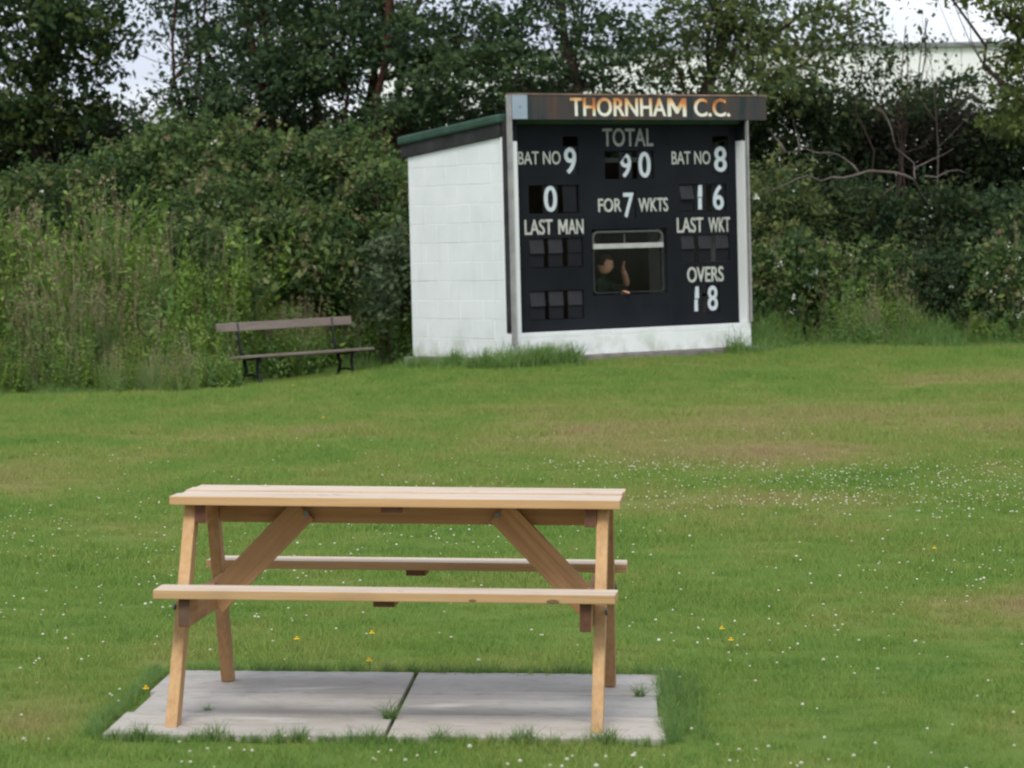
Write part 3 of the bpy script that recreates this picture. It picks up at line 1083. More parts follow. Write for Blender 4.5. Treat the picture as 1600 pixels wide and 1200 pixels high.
def frame_ring(name, pts_o, pts_i, y0, y1, m, parent):
    b = MB()
    n = len(pts_o)
    rings = [[b.bm.verts.new((p[0], y, p[1])) for p in pts] for (pts, y) in ((pts_o, y0), (pts_i, y0), (pts_i, y1), (pts_o, y1))]
    for r0, r1 in zip(rings, rings[1:] + rings[:1]):
        for k in range(n):
            b.bm.faces.new((r0[k], r0[(k + 1) % n], r1[(k + 1) % n], r1[k]))
    return b.build(name, m, parent)


win = frame_ring('window', rrect(WX0, WX1, WZ0, WZR - 0.031, 0.05), rrect(WX0 + 0.022, WX1 - 0.022, WZ0 + 0.016, WZR - 0.033, 0.045), RB + 0.006, RB + 0.045, M['gasket'], Hh)
frame_ring('window_frame', rrect(WX0, WX1, WZR - 0.031, WZ1, 0.085, corners=(1, 1, 0, 0)), rrect(WX0 + 0.020, WX1 - 0.024, WZR + 0.028, WZ1 - 0.024, 0.065), RB + 0.004, RB + 0.045, M['alu_dull'], win)
b = MB()
b.box(WX0 + 0.006, WX1 - 0.006, RB - 0.006, RB + 0.03, WZR - 0.030, WZR + 0.030)
b.build('transom_rail', M['alu'], win, 0.006)
for (z0, z1, y) in ((WZR + 0.031, WZ1 - 0.037, RB + 0.030), (WZ0 + 0.023, WZR - 0.031, RB + 0.026)):
    b = MB()
    b.box(WX0 + 0.029, WX1 - 0.029, y, y + 0.004, z0, z1)
    b.build('pane', M['glass'], win)
b = MB()
b.box(1.84, 1.855, RB + 0.022, RB + 0.029, WZR + 0.031, WZ1 - 0.037)
b.build('glazing_bar', M['alu_dull'], win)
# shelf inside
b = MB()
b.box(0.12, 3.5, 0.30, 0.55, 0.62, 0.65)
b.build('score_desk', M['inside'], Hh)


# ------------------------------------------------------------------ scorer behind the window
def skin_body(name, nodes, edges, m, parent, sub=2):
    me = bpy.data.meshes.new(name)
    me.from_pydata([n[:3] for n in nodes], edges, [])
    me.materials.append(m)
    o = link(bpy.data.objects.new(name, me), parent)
    o.modifiers.new('skin', 'SKIN')
    for i, n in enumerate(nodes):
        sv = me.skin_vertices[0].data[i]
        rr = n[3] if isinstance(n[3], tuple) else (n[3], n[3])
        sv.radius = rr
        sv.use_root = (i == 0)
    s = o.modifiers.new('sub', 'SUBSURF')
    s.levels = sub
    s.render_levels = sub
    return o


PM = HM @ Matrix.Translation((1.80, 0.62, 0.03)) @ Matrix.Rotation(math.radians(14), 4, 'Z')
per = empty('person', 'person in a dark jacket behind the hut window with one hand raised to the face', 'person', PM)
# facing -y, seated on a stool; z of head about 1.0
nodes = [(0, 0.05, 0.42, (0.16, 0.13)), (0, 0.03, 0.55, (0.14, 0.11)), (0, -0.02, 0.70, (0.16, 0.11)), (0, -0.06, 0.80, (0.10, 0.08)), (0, -0.09, 0.86, (0.052, 0.052)),
         (0, -0.11, 0.92, (0.05, 0.05)),
         (-0.17, -0.04, 0.77, (0.065, 0.065)), (-0.24, -0.10, 0.56, (0.05, 0.05)), (-0.17, -0.32, 0.55, (0.042, 0.042)), (-0.08, -0.42, 0.66, (0.034, 0.034)),
         (0.17, -0.04, 0.77, (0.065, 0.065)), (0.26, -0.10, 0.72, (0.055, 0.055)), (0.33, -0.17, 0.72, (0.048, 0.048)), (0.36, -0.20, 0.74, (0.045, 0.045)),
         (-0.1, -0.02, 0.42, (0.09, 0.09)), (-0.12, -0.32, 0.44, (0.075, 0.075)), (-0.12, -0.36, 0.10, (0.05, 0.05)),
         (0.1, -0.02, 0.42, (0.09, 0.09)), (0.12, -0.32, 0.44, (0.075, 0.075)), (0.12, -0.36, 0.10, (0.05, 0.05))]
edges = [(0, 1), (1, 2), (2, 3), (3, 4), (4, 5), (3, 6), (6, 7), (7, 8), (8, 9), (3, 10), (10, 11), (11, 12), (12, 13), (0, 14), (14, 15), (15, 16), (0, 17), (17, 18), (18, 19)]
skin_body('body', nodes, edges, M['jacket'], per)


def head_mesh(parent):
    bm = bmesh.new()
    bmesh.ops.create_uvsphere(bm, u_segments=24, v_segments=16, radius=1.0)
    for v in bm.verts:
        x, y, z = v.co
        sx = 0.078 * (1 - 0.22 * max(0, -z))
        sy = 0.098
        sz = 0.118
        yy = y * sy
        if y < 0:
            yy += -0.014 * math.exp(-((x / 0.2) ** 2 + ((z + 0.12) / 0.22) ** 2)) - 0.008 * math.exp(-((x / 0.35) ** 2 + ((z + 0.75) / 0.2) ** 2))
            yy += 0.009 * (math.exp(-(((x - 0.38) / 0.2) ** 2 + ((z - 0.05) / 0.14) ** 2)) + math.exp(-(((x + 0.38) / 0.2) ** 2 + ((z - 0.05) / 0.14) ** 2)))
            yy += -0.005 * math.exp(-((x / 0.3) ** 2 + ((z + 0.45) / 0.08) ** 2))
        v.co = (x * sx, yy, z * sz)
    for f in bm.faces:
        f.smooth = True
    me = bpy.data.meshes.new('head')
    bm.to_mesh(me)
    bm.free()
    me.materials.append(M['skin'])
    h = link(bpy.data.objects.new('head', me), parent)
    h.location = (0, -0.15, 1.02)
    h.rotation_euler = (0.22, 0.05, 0.75)
    b = MB()
    for s in (-1, 1):
        b.tube([(s * 0.076, 0.0, -0.02), (s * 0.083, 0.008, 0.0), (s * 0.080, 0.01, 0.025)], [0.008, 0.014, 0.008], 6)
    b.build('ear', M['skin'], h)
    for s in (-1, 1):
        bm = bmesh.new()
        bmesh.ops.create_uvsphere(bm, u_segments=8, v_segments=6, radius=0.011)
        me = bpy.data.meshes.new('eye')
        bm.to_mesh(me)
        bm.free()
        me.materials.append(M['iron'])
        e = link(bpy.data.objects.new('eye', me), h)
        e.location = (s * 0.029, -0.083, 0.008)
    bm = bmesh.new()
    bmesh.ops.create_uvsphere(bm, u_segments=20, v_segments=14, radius=1.0)
    dead = []
    for v in bm.verts:
        x, y, z = v.co
        if z < 0.35 and y < -0.1 or z < -0.35:
            dead.append(v)
        v.co = (x * 0.084, y * 0.106 + 0.006, z * 0.128)
    bmesh.ops.delete(bm, geom=dead, context='VERTS')
    for f in bm.faces:
        f.smooth = True
    me = bpy.data.meshes.new('hair')
    bm.to_mesh(me)
    bm.free()
    me.materials.append(M['hair'])
    link(bpy.data.objects.new('hair', me), h)
    return h


head_mesh(per)


def hand(parent, loc, rot, curl):
    n = [(0, 0, 0, 0.024), (0, 0, 0.035, (0.034, 0.018)), (0, 0, 0.075, (0.036, 0.017))]
    e = [(0, 1), (1, 2)]
    for k, (fx, ln) in enumerate(((-0.028, 0.062), (-0.010, 0.072), (0.009, 0.068), (0.027, 0.054))):
        i = len(n)
        n += [(fx, 0, 0.092, 0.0095), (fx * 1.08, -0.3 * ln * curl, 0.092 + ln * 0.55, 0.0085), (fx * 1.1, -0.75 * ln * curl, 0.092 + ln * (0.95 - 0.3 * curl), 0.0075)]
        e += [(2, i), (i, i + 1), (i + 1, i + 2)]
    i = len(n)
    n += [(-0.036, -0.012, 0.055, 0.012), (-0.052, -0.03, 0.085, 0.0095)]
    e += [(1, i), (i, i + 1)]
    o = skin_body('hand', n, e, M['skin'], parent, 1)
    o.location = loc
    o.rotation_euler = rot
    return o


skin_body('forearm', [(0.36, -0.19, 0.75, 0.044), (0.32, -0.22, 0.81, 0.044), (0.22, -0.27, 0.90, 0.036), (0.17, -0.285, 0.945, 0.029)], [(0, 1), (1, 2), (2, 3)], M['skin'], per)
hand(per, (0.175, -0.285, 0.935), (0.1, -0.8, 0.5), 0.6)
hand(per, (-0.07, -0.44, 0.655), (1.2, 0.3, -0.4), 0.7)
stool = MB()
for a in range(4):
    an = math.radians(45 + 90 * a)
    stool.tube([(0.16 * math.cos(an), 0.16 * math.sin(an), 0.0), (0.12 * math.cos(an), 0.12 * math.sin(an), 0.30)], 0.014, 6)
stool.tube([(0, 0, 0.30), (0, 0, 0.33)], 0.17, 16)
o = stool.build('stool', M['inside'])
tag(o, 'low round stool under the person inside the hut', 'stool')
o.matrix_world = HM @ Matrix.Translation((1.79, 0.67, 0.02))

# ------------------------------------------------------------------ park bench
ang = math.radians(42)
bl_, br_ = Vector((-3.10, 38.05, -0.06)), None
bx = Vector((math.cos(ang), math.sin(ang), 0.021)).normalized()
bz = Vector((-0.010, 0.0, 1)).normalized()
by = bz.cross(bx).normalized()
bz = bx.cross(by).normalized()
BMx = Matrix((bx, by, bz)).transposed().to_4x4()
BMx.translation = bl_ - by * 0.0
Bn = empty('park_bench', 'old grey timber bench with black iron ends at the edge of the weeds', 'bench', BMx)
LB = 1.44      # between the iron ends
b = MB()
b.bar((-0.31, 0.235, 0.715), (LB + 0.31, 0.235, 0.715), 0.03, 0.105, (0, 0.2, 1))
b.build('backrest_rail', M['wood_grey'], Bn, 0.006)
for k, yy in enumerate((-0.19, -0.095, 0.0, 0.095)):
    b = MB()
    b.bar((-0.30, yy, 0.372 - 0.01 * k), (LB + 0.29, yy, 0.372 - 0.01 * k), 0.08, 0.028)
    b.build('seat_slat', M['wood_grey'], Bn, 0.004)
for x0 in (0.0, LB):
    b = MB()
    b.tube([(x0, -0.23, 0.0), (x0, -0.175, 0.06), (x0, -0.13, 0.20), (x0, -0.15, 0.345)], [0.030, 0.024, 0.02, 0.024], 8)
    b.tube([(x0, 0.19, 0.0), (x0, 0.14, 0.06), (x0, 0.09, 0.20), (x0, 0.13, 0.33)], [0.030, 0.024, 0.02, 0.024], 8)
    b.tube([(x0, -0.21, 0.352), (x0, -0.02, 0.335), (x0, 0.15, 0.325)], 0.018, 8)
    b.tube([(x0, -0.14, 0.13), (x0, 0.0, 0.145), (x0, 0.11, 0.13)], 0.014, 8)
    b.tube([(x0, 0.14, 0.32), (x0, 0.19, 0.45), (x0, 0.213, 0.60), (x0, 0.235, 0.76)], [0.024, 0.02, 0.018, 0.016], 8)
    b.build('iron_end', M['iron'], Bn)

# ------------------------------------------------------------------ far warehouse
wb = empty('warehouse', 'long white clad shed behind the trees at the right', 'warehouse', Matrix.Translation((2.0, 92, 0)) @ Matrix.Rotation(math.radians(-1.0), 4, 'Z'))
b = MB()
b.box(-6, 30, 0.06, 22, -0.3, 7.2)
b.build('shed_body', M['clad'], wb)
pm = None
for k in range(36):
    if pm is None:
        b = MB()
        b.box(0.012, 0.985, -0.01, 0.05, 0, 7.25)
        o = b.build('wall_panel', M['clad'], wb, 0.01)
        pm = o.data
    else:
        o = link(bpy.data.objects.new('wall_panel', pm), wb)
        md = o.modifiers.new('bevel', 'BEVEL')
        md.width = 0.01
    o.location = (-6 + k, 0, 0)
b = MB()
b.box(-6.2, 30.2, -0.16, -0.012, 7.22, 7.36)
b.build('gutter', M['gutter'], wb, 0.02)
m = MB()
v = [m.bm.verts.new(p) for p in ((-6.2, -0.1, 7.36), (30.2, -0.1, 7.36), (30.2, 11, 7.8), (-6.2, 11, 7.8), (30.2, 22.2, 7.36), (-6.2, 22.2, 7.36))]
m.bm.faces.new((v[0], v[1], v[2], v[3]))
m.bm.faces.new((v[3], v[2], v[4], v[5]))
m.bm.faces.new((v[0], v[3], v[5]))
m.bm.faces.new((v[1], v[4], v[2]))
m.build('roof', M['gutter'], wb)


# ------------------------------------------------------------------ foliage
def leaf_quads(C, size, ratio=0.55, upbias=0.5, sizes=None, droop=0.0):
    n = len(C)
    size = size * rng.choice([0.6, 1.0, 1.35], n, p=[0.4, 0.4, 0.2])
    d = rng.normal(size=(n, 3))
    d[:, 2] -= droop
    d /= np.linalg.norm(d, axis=1)[:, None]
    nn = rng.normal(size=(n, 3))
    nn[:, 2] += upbias * 2
    nn -= (nn * d).sum(1)[:, None] * d
    nn /= np.linalg.norm(nn, axis=1)[:, None]
    s = np.cross(d, nn)
    L_ = (size * rng.uniform(0.6, 1.3, n) if sizes is None else sizes)[:, None]
    W_ = L_ * ratio * 0.5
    V = np.stack([C - d * L_ * 0.5, C + s * W_ + nn * L_ * 0.08 - d * L_ * 0.05, C + d * L_ * 0.5, C - s * W_ + nn * L_ * 0.08 - d * L_ * 0.05], 1).reshape(-1, 3)
    F = np.arange(4 * n).reshape(n, 4)
    return V, F


def set_tint(o, t):
    at = o.data.attributes.new('tint', 'FLOAT', 'POINT')
    at.data.foreach_set('value', np.repeat(t, 4).astype(np.float32))


def in_ball(n, shell=0.4):
    d = rng.normal(size=(n, 3))
    d /= np.linalg.norm(d, axis=1)[:, None]
    r = rng.uniform(shell, 1, n) ** 0.6
    return d * r[:, None]


def clumps(blobs):
    out = []
    for (c, r, n) in blobs:
        out.append(np.asarray(c) + in_ball(n) * np.asarray(r))
    return out


def twig_mesh(mb, a, b, r0, r1, wob=0.06, seg=4, n=4):
    a, b = np.asarray(a, float), np.asarray(b, float)
    L_ = np.linalg.norm(b - a)
    pts, rad = [], []
    for i in range(seg + 1):
        t = i / seg
        w_ = rng.normal(size=3) * wob * L_ * (0 if i in (0, seg) else 1)
        pts.append(tuple(a + (b - a) * t + w_))
        rad.append(r0 + (r1 - r0) * t)
    mb.tube(pts, rad, n, 0, False)
    return pts


def tree(name, label, base, top, r0, blobs, leafm, lsize, per_clump, sd, barkm='bark', stems=1, cat='tree', group='trees behind the scoreboard', lean=0.0, upb=0.5, ratio=0.55):
    base = np.asarray(base, float)
    root = empty(name, label, cat, Matrix.Translation(base), group)
    mb = MB()
    heads = []
    for s in range(stems):
        a = np.array([0, 0, -0.3])
        tp = np.asarray(top, float) - base + (rng.normal(size=3) * np.array([0.5, 0.4, 0.3]) * (1 if stems > 1 else 0))
        heads.append(twig_mesh(mb, a + (np.array([0.12 * math.cos(s * 2.1), 0.12 * math.sin(s * 2.1), 0]) if stems > 1 else 0), tp, r0 / (1 + 0.3 * (stems - 1)), r0 * 0.3, 0.018, 8, 8))
    tw = MB()
    cl = clumps([(np.asarray(c) - base, r, n) for (c, r, n) in blobs])
    Vs = []
    Ts = []
    for (c, r, n), pts in zip(blobs, cl):
        c = np.asarray(c) - base
        hp = heads[rng.integers(len(heads))]
        k = rng.integers(2, 7)
        st = np.array(hp[k])
        if st[2] > c[2]:
            st = np.array(hp[max(1, k - 2)])
        limb = twig_mesh(mb, st, c, r0 * 0.34, r0 * 0.10, 0.035, 5, 6)
        for q in pts[::3]:
            twig_mesh(mb, np.array(limb[rng.integers(2, 5)]), q, 0.011, 0.004, 0.07, 3, 3)
        for q in pts:
            m = int(per_clump * rng.uniform(0.25, 1.1) * 0.86)
            ax = rng.normal(size=3) * np.array([1, 1, 0.45]) + np.array([0, 0, -0.15])
            ax /= np.linalg.norm(ax)
            t_ = rng.normal(size=(m, 1))
            Vs.append(q + t_ * ax * sd * 1.5 + rng.normal(size=(m, 3)) * sd * np.array([0.8, 0.8, 0.5]) * rng.uniform(0.6, 1.2))
            Ts.append(np.full(m, rng.beta(1.6, 1.8)))
    mb.build('trunk', M[barkm], root)
    C = np.concatenate(Vs)
    V, F = leaf_quads(C, lsize * 1.28, ratio, upb)
    set_tint(mesh_np('crown', V, F, M[leafm], root), np.concatenate(Ts))
    return root


def bush(name, label, base, blobs, leafm, lsize, per_clump, sd, group, cat='bush', blossom=None, canes=10, barkm='bark', ratio=0.6, sprays=26):
    base = np.asarray(base, float)
    root = empty(name, label, cat, Matrix.Translation(base), group)
    mb = MB()
    cl = clumps([(np.asarray(c) - base, r, n) for (c, r, n) in blobs])
    allp = np.concatenate(cl)
    for q in allp[rng.integers(0, len(allp), canes)]:
        q0 = np.array([q[0] * 0.5, q[1] * 0.5 , -0.2])
        mid = (q0 + q) / 2 + np.array([0, 0, 0.25 * abs(q[2])])
        mb.tube([tuple(q0), tuple(mid), tuple(q), tuple(q + np.array([rng.normal() * 0.2, rng.normal() * 0.1, -0.1]))], [0.014, 0.010, 0.006, 0.003], 4, 0, False)
    mb.build('stems', M[barkm], root)
    Vs = []
    Ts = []
    for q in allp:
        m = int(per_clump * rng.uniform(0.4, 1.7))
        ax = rng.normal(size=3) * np.array([1, 0.7, 0.5])
        ax /= np.linalg.norm(ax)
        t_ = rng.normal(size=(m, 1))
        Vs.append(q + t_ * ax * sd * 1.5 + rng.normal(size=(m, 3)) * sd * 0.62 - np.array([0, 0, 0.05]) * t_ ** 2)
        Ts.append(np.full(m, rng.beta(1.3, 1.8)) + t_[:, 0] * 0.06)
    top_ = allp[np.argsort(-(allp[:, 2] - 0.5 * allp[:, 1]))][: max(12, len(allp) // 2)]
    sp = MB()
    for q in top_[rng.integers(0, len(top_), sprays)]:
        d_ = np.array([rng.normal() * 0.6, -abs(rng.normal()) * 0.4, abs(rng.normal()) * 0.7 + 0.25])
        d_ = d_ / np.linalg.norm(d_) * rng.uniform(0.25, 0.7)
        arc = [q + d_ * t - np.array([0, 0, 0.22]) * t * t * np.linalg.norm(d_) * 2 for t in (0, 0.35, 0.7, 1.0)]
        sp.tube([tuple(a_) for a_ in arc], [0.006, 0.005, 0.004, 0.002], 3, 0, False)
        m = int(rng.uniform(14, 34))
        tt = rng.uniform(0.1, 1.05, (m, 1))
        Vs.append(q + d_ * tt - np.array([0, 0, 0.44]) * tt * tt * np.linalg.norm(d_) + rng.normal(size=(m, 3)) * 0.045)
        Ts.append(np.full(m, rng.uniform(0.35, 1.15)))
    if sprays:
        sp.build('shoots', M[barkm], root)
    C = np.concatenate(Vs)
    V, F = leaf_quads(C, lsize, ratio, 0.6)
    set_tint(mesh_np('foliage', V, F, M[leafm], root), np.concatenate(Ts))
    if blossom:
        fr = allp[allp[:, 1] < np.median(allp[:, 1])]
        q = fr[rng.integers(0, len(fr), blossom)] + rng.normal(size=(blossom, 3)) * sd
        q[:, 1] -= sd * 1.2
        cc = np.repeat(q, 9, 0) + rng.normal(size=(blossom * 9, 3)) * 0.022
        V, F = leaf_quads(cc, 0.030, 0.9, 0.4)
        tag(mesh_np('blossom', V, F, M['blossom'], root), kind='stuff')
    return root


def blob(u, v, D, ru, rv, rd, n):
    s = D / FPX
    return (P(u, v, D), (ru * s, rd, rv * s), n)


def gpt(u, D, dz=0.0):
    x = (u - 800) / FPX * D
    return np.array([x, D, gz(x, D)[0] + dz])


# trees, left to right
tree('maple_tree', 'dark broadleaf tree at the top left corner of the view', gpt(70, 47.5), P(60, -250, 47.5), 0.17,
     [blob(40, -40, 47, 110, 90, 1.2, 60), blob(130, 20, 46.5, 80, 60, 1.0, 44), blob(30, 70, 47, 90, 60, 1.0, 44), blob(155, 95, 47, 50, 45, 0.7, 13),
      blob(60, 140, 46.8, 100, 50, 0.9, 26), blob(10, 190, 46.6, 70, 45, 0.8, 26), blob(100, -180, 47.5, 150, 110, 1.6, 70), blob(130, 190, 47, 60, 30, 0.7, 22),
      blob(-120, 20, 47, 110, 140, 1.6, 60)], 'leaf_dark', 0.095, 85, 0.17, 'bark')
tree('hawthorn_tree', 'thin twiggy hawthorn tree beside the sky gap left of centre', gpt(300, 48), P(310, -120, 48), 0.055,
     [blob(290, 30, 47.5, 60, 60, 0.9, 20), blob(340, 95, 47.5, 70, 60, 0.9, 40), blob(260, 150, 48, 60, 30, 0.7, 10), blob(350, 10, 48, 90, 60, 0.9, 30), blob(320, 165, 47.5, 70, 30, 0.8, 22),
      blob(330, -120, 48, 110, 80, 1.2, 40)], 'leaf_mid', 0.07, 80, 0.15, 'bark_red', 3)
tree('dark_hawthorn_tree', 'dense dark hawthorn tree rising over the middle of the bramble bank', gpt(440, 47), P(450, -140, 47), 0.14,
     [blob(420, 60, 46.8, 80, 60, 1.0, 60), blob(400, 135, 46.6, 90, 55, 1.0, 70), blob(490, 110, 46.6, 80, 60, 0.9, 60), blob(450, -20, 47, 110, 50, 1.0, 46), blob(450, -130, 47, 150, 90, 1.4, 60)],
     'leaf_mid', 0.075, 85, 0.16, 'bark_red', 3)
tree('forked_tree', 'leafy tree with reddish forking stems left of the scoreboard roof', gpt(570, 46.5), P(580, -120, 46.5), 0.13,
     [blob(560, 20, 46.5, 80, 45, 1.0, 46), blob(640, 60, 46, 80, 50, 1.0, 56), blob(690, 120, 45.5, 70, 50, 0.9, 48), blob(520, 80, 46, 45, 40, 0.7, 20), blob(740, 60, 46, 80, 60, 1.0, 50),
      blob(640, 170, 45.5, 60, 25, 0.7, 24), blob(600, -90, 46.5, 180, 90, 1.5, 70)], 'leaf_mid', 0.08, 85, 0.16, 'bark_red', 4)
tree('alder_tree', 'tree with sky glinting through its crown directly above the scoreboard', gpt(890, 46), P(900, -160, 46), 0.12,
     [blob(860, 30, 46, 80, 50, 1.0, 38), blob(800, 100, 45.6, 60, 45, 0.8, 38), blob(870, 115, 46, 60, 30, 0.7, 18), blob(950, 60, 46, 80, 50, 0.9, 30), blob(960, 120, 46, 60, 28, 0.7, 18),
      blob(880, -90, 46, 160, 90, 1.4, 60)], 'leaf_mid', 0.08, 70, 0.17, 'bark')
tree('ash_tree', 'tall light green tree with a stout trunk behind the right end of the sign', gpt(1110, 47), P(1108, -200, 47), 0.145,
     [blob(1080, 20, 46.6, 90, 50, 1.0, 34), blob(1150, 70, 46.6, 80, 50, 1.0, 28), blob(1050, 90, 46.8, 80, 45, 0.9, 24), blob(1210, 30, 46.6, 80, 50, 1.0, 30), blob(1230, 100, 46.4, 80, 45, 0.9, 28),
      blob(1190, 145, 46, 80, 28, 0.8, 24), blob(1290, 60, 46.6, 70, 55, 0.9, 20), blob(1120, -90, 47, 190, 90, 1.6, 70), blob(1330, 20, 46.8, 60, 40, 0.8, 14)], 'leaf_ash', 0.085, 62, 0.19, 'bark')
tree('young_sallow_tree', 'sparse twiggy young tree in front of the pale shed', gpt(1390, 46), P(1400, 30, 46), 0.028,
     [blob(1350, 90, 46, 50, 50, 0.7, 22), blob(1420, 95, 46, 50, 40, 0.7, 12), blob(1400, 150, 45.6, 80, 30, 0.8, 30), blob(1480, 140, 45.8, 60, 28, 0.7, 16), blob(1545, 130, 46, 50, 30, 0.6, 12)],
     'leaf_shade', 0.065, 50, 0.14, 'bark', 5)
tree('lime_tree', 'yellow green tree at the right edge with a branch hanging across the sky', gpt(1690, 44), P(1680, -220, 44), 0.16,
     [blob(1590, 120, 44, 34, 50, 0.6, 22), blob(1600, 20, 43.8, 50, 30, 0.6, 16), blob(1550, 5, 43.8, 50, 14, 0.5, 8), blob(1480, -12, 44, 50, 16, 0.5, 9), blob(1700, 60, 44, 70, 110, 1.1, 46),
      blob(1620, -120, 44, 150, 80, 1.3, 56), blob(1585, 190, 44, 35, 26, 0.6, 10)], 'leaf_yel', 0.085, 60, 0.15, 'bark')

# dark hedge mass behind everything, as single bushes
hedges = [
    (-60, 215, 49, 150, 75, 'dense dark hedge bush under the top left tree'),
    (150, 240, 49, 150, 55, 'dark hedge bush behind the left end of the brambles'),
    (400, 215, 48.5, 150, 50, 'dark hedge bush under the dense hawthorn'),
    (620, 225, 48, 150, 62, 'dark hedge bush behind the low end of the hut roof'),
    (830, 200, 48, 130, 60, 'dark hedge bush hidden mostly behind the sign box'),
    (1060, 215, 48, 150, 60, 'dark hedge bush behind the right half of the scoreboard'),
    (1260, 230, 47.5, 140, 95, 'dark hedge bush just right of the scoreboard'),
    (1440, 225, 47.5, 130, 75, 'dark twiggy hedge bush below the pale shed'),
    (1620, 235, 47, 120, 85, 'dark hedge bush at the right edge of the view'),
    (1830, 260, 46.5, 150, 110, 'dark hedge bush just beyond the right edge of the view'),
    (-300, 240, 48, 170, 100, 'dark hedge bush just beyond the left edge of the view')]
for k, (u, v, D, ru, rv, lab) in enumerate(hedges):
    bush('hedge_bush', lab, gpt(u, D), [blob(u, v + 75, D, ru, rv + 75, 0.8, 260), blob(u, v, D - 0.5, ru * 0.95, rv, 0.7, 150)], 'leaf_purple' if k in (1, 7) else 'leaf_shade', 0.085, 62, 0.19,
         'hedge bushes behind the brambles', 'hedge', canes=26)

# bramble bank left of the hut
brs = [
    (60, 318, 44.6, 120, 58, 'bramble mound at the left edge below the dark tree'),
    (185, 282, 44.4, 95, 52, 'rounded bramble mound above the tall weeds at the left'),
    (310, 240, 44.4, 110, 62, 'highest bramble mound with brownish tips left of centre'),
    (440, 274, 44, 85, 66, 'broad bramble mound above the park bench'),
    (545, 272, 43.6, 80, 82, 'bramble mound between the bench and the hut'),
    (610, 330, 42.6, 60, 80, 'bramble mound leaning against the back corner of the hut'),
    (340, 350, 43, 120, 70, 'low bramble mound behind the backrest of the bench'),
    (480, 385, 42.6, 110, 70, 'low dark bramble mound right of the backrest'),
    (300, 400, 40.8, 80, 50, 'small bramble mound rising from the weeds left of the bench backrest')]
for (u, v, D, ru, rv, lab) in brs:
    bush('bramble_bush', lab, gpt(u, D), [blob(u, v, D, ru, rv, 0.8, 120), blob(u + 25, v + rv * 0.7, D - 0.5, ru * 0.9, rv * 0.8, 0.6, 80)], 'leaf_bramble', 0.085, 52, 0.13,
         'bramble bushes on the bank left of the hut', 'bramble', blossom=2, canes=30)
bush('silver_willow_bush', 'silvery leaved bush touching the white side wall of the hut', gpt(612, 41.6),
     [blob(607, 400, 41.4, 26, 40, 0.4, 22), blob(590, 460, 41.0, 34, 40, 0.4, 16), blob(480, 300, 43.6, 26, 26, 0.3, 8), blob(520, 365, 43.0, 30, 26, 0.3, 8)], 'leaf_silver', 0.085, 34, 0.12, None, 'bush', canes=3, sprays=14)

# right hand undergrowth
rbs = [
    (1215, 340, 43, 70, 80, 'leafy bush against the right side of the scoreboard', 'leaf_ash', 4),
    (1240, 430, 42.0, 80, 60, 'flowering bramble beside the right foot of the scoreboard', 'leaf_bramble', 34),
    (1340, 350, 43.6, 80, 70, 'shaded bush under the bare branch', 'leaf_shade', 4),
    (1360, 450, 42.0, 90, 60, 'low flowering bramble below the bare branch', 'leaf_bramble', 22),
    (1450, 370, 43.6, 90, 80, 'dark bush right of the bare branch', 'leaf_shade', 8),
    (1480, 450, 41.8, 90, 60, 'low bramble with few flowers towards the right edge', 'leaf_shade', 14),
    (1580, 370, 43.4, 80, 80, 'mixed green bush at the right edge of the view', 'leaf_mid', 8),
    (1585, 440, 41.4, 70, 60, 'white flowered bramble low at the right edge', 'leaf_bramble', 40),
    (1740, 400, 42.4, 110, 90, 'bramble carrying the undergrowth on beyond the right edge', 'leaf_bramble', 14)]
for (u, v, D, ru, rv, lab, lm, bl2) in rbs:
    bush('flowering_bramble' if bl2 > 12 else 'undergrowth_bush', lab, gpt(u, D), [blob(u, v, D, ru, rv, 0.7, 110), blob(u, v + rv * 0.8, D - 0.3, ru, rv * 0.7, 0.5, 60)], lm, 0.08, 50, 0.13,
         'bushes right of the scoreboard', 'bush', blossom=int(bl2 * 0.7), canes=24)


# bare branches at the right
def bare(name, label, D, lines, r, cat='branch', group=None):
    p0 = P(*lines[0][0][:2], D)
    root = empty(name, label, cat, Matrix.Translation(p0), group)
    for ln in lines:
        mb = MB()
        pts = [P(q[0], q[1], D + 0.15 * math.sin(i * 1.7) + (q[2] if len(q) > 2 else 0)) - p0 for i, q in enumerate(ln)]
        fine = []
        for a, b_ in zip(pts, pts[1:]):
            for t in (0, 0.5):
                fine.append(a + (b_ - a) * t + (rng.normal(size=3) * 0.012 if t else 0))
        fine.append(pts[-1])
        n_ = len(fine)
        rr = r if ln is lines[0] else r * 0.55
        mb.tube([tuple(p) for p in fine], [rr * (1 - 0.75 * i / (n_ - 1)) for i in range(n_)], 6, 0, True)
        mb.build('limb', M['bark_pale'], root)
    return root


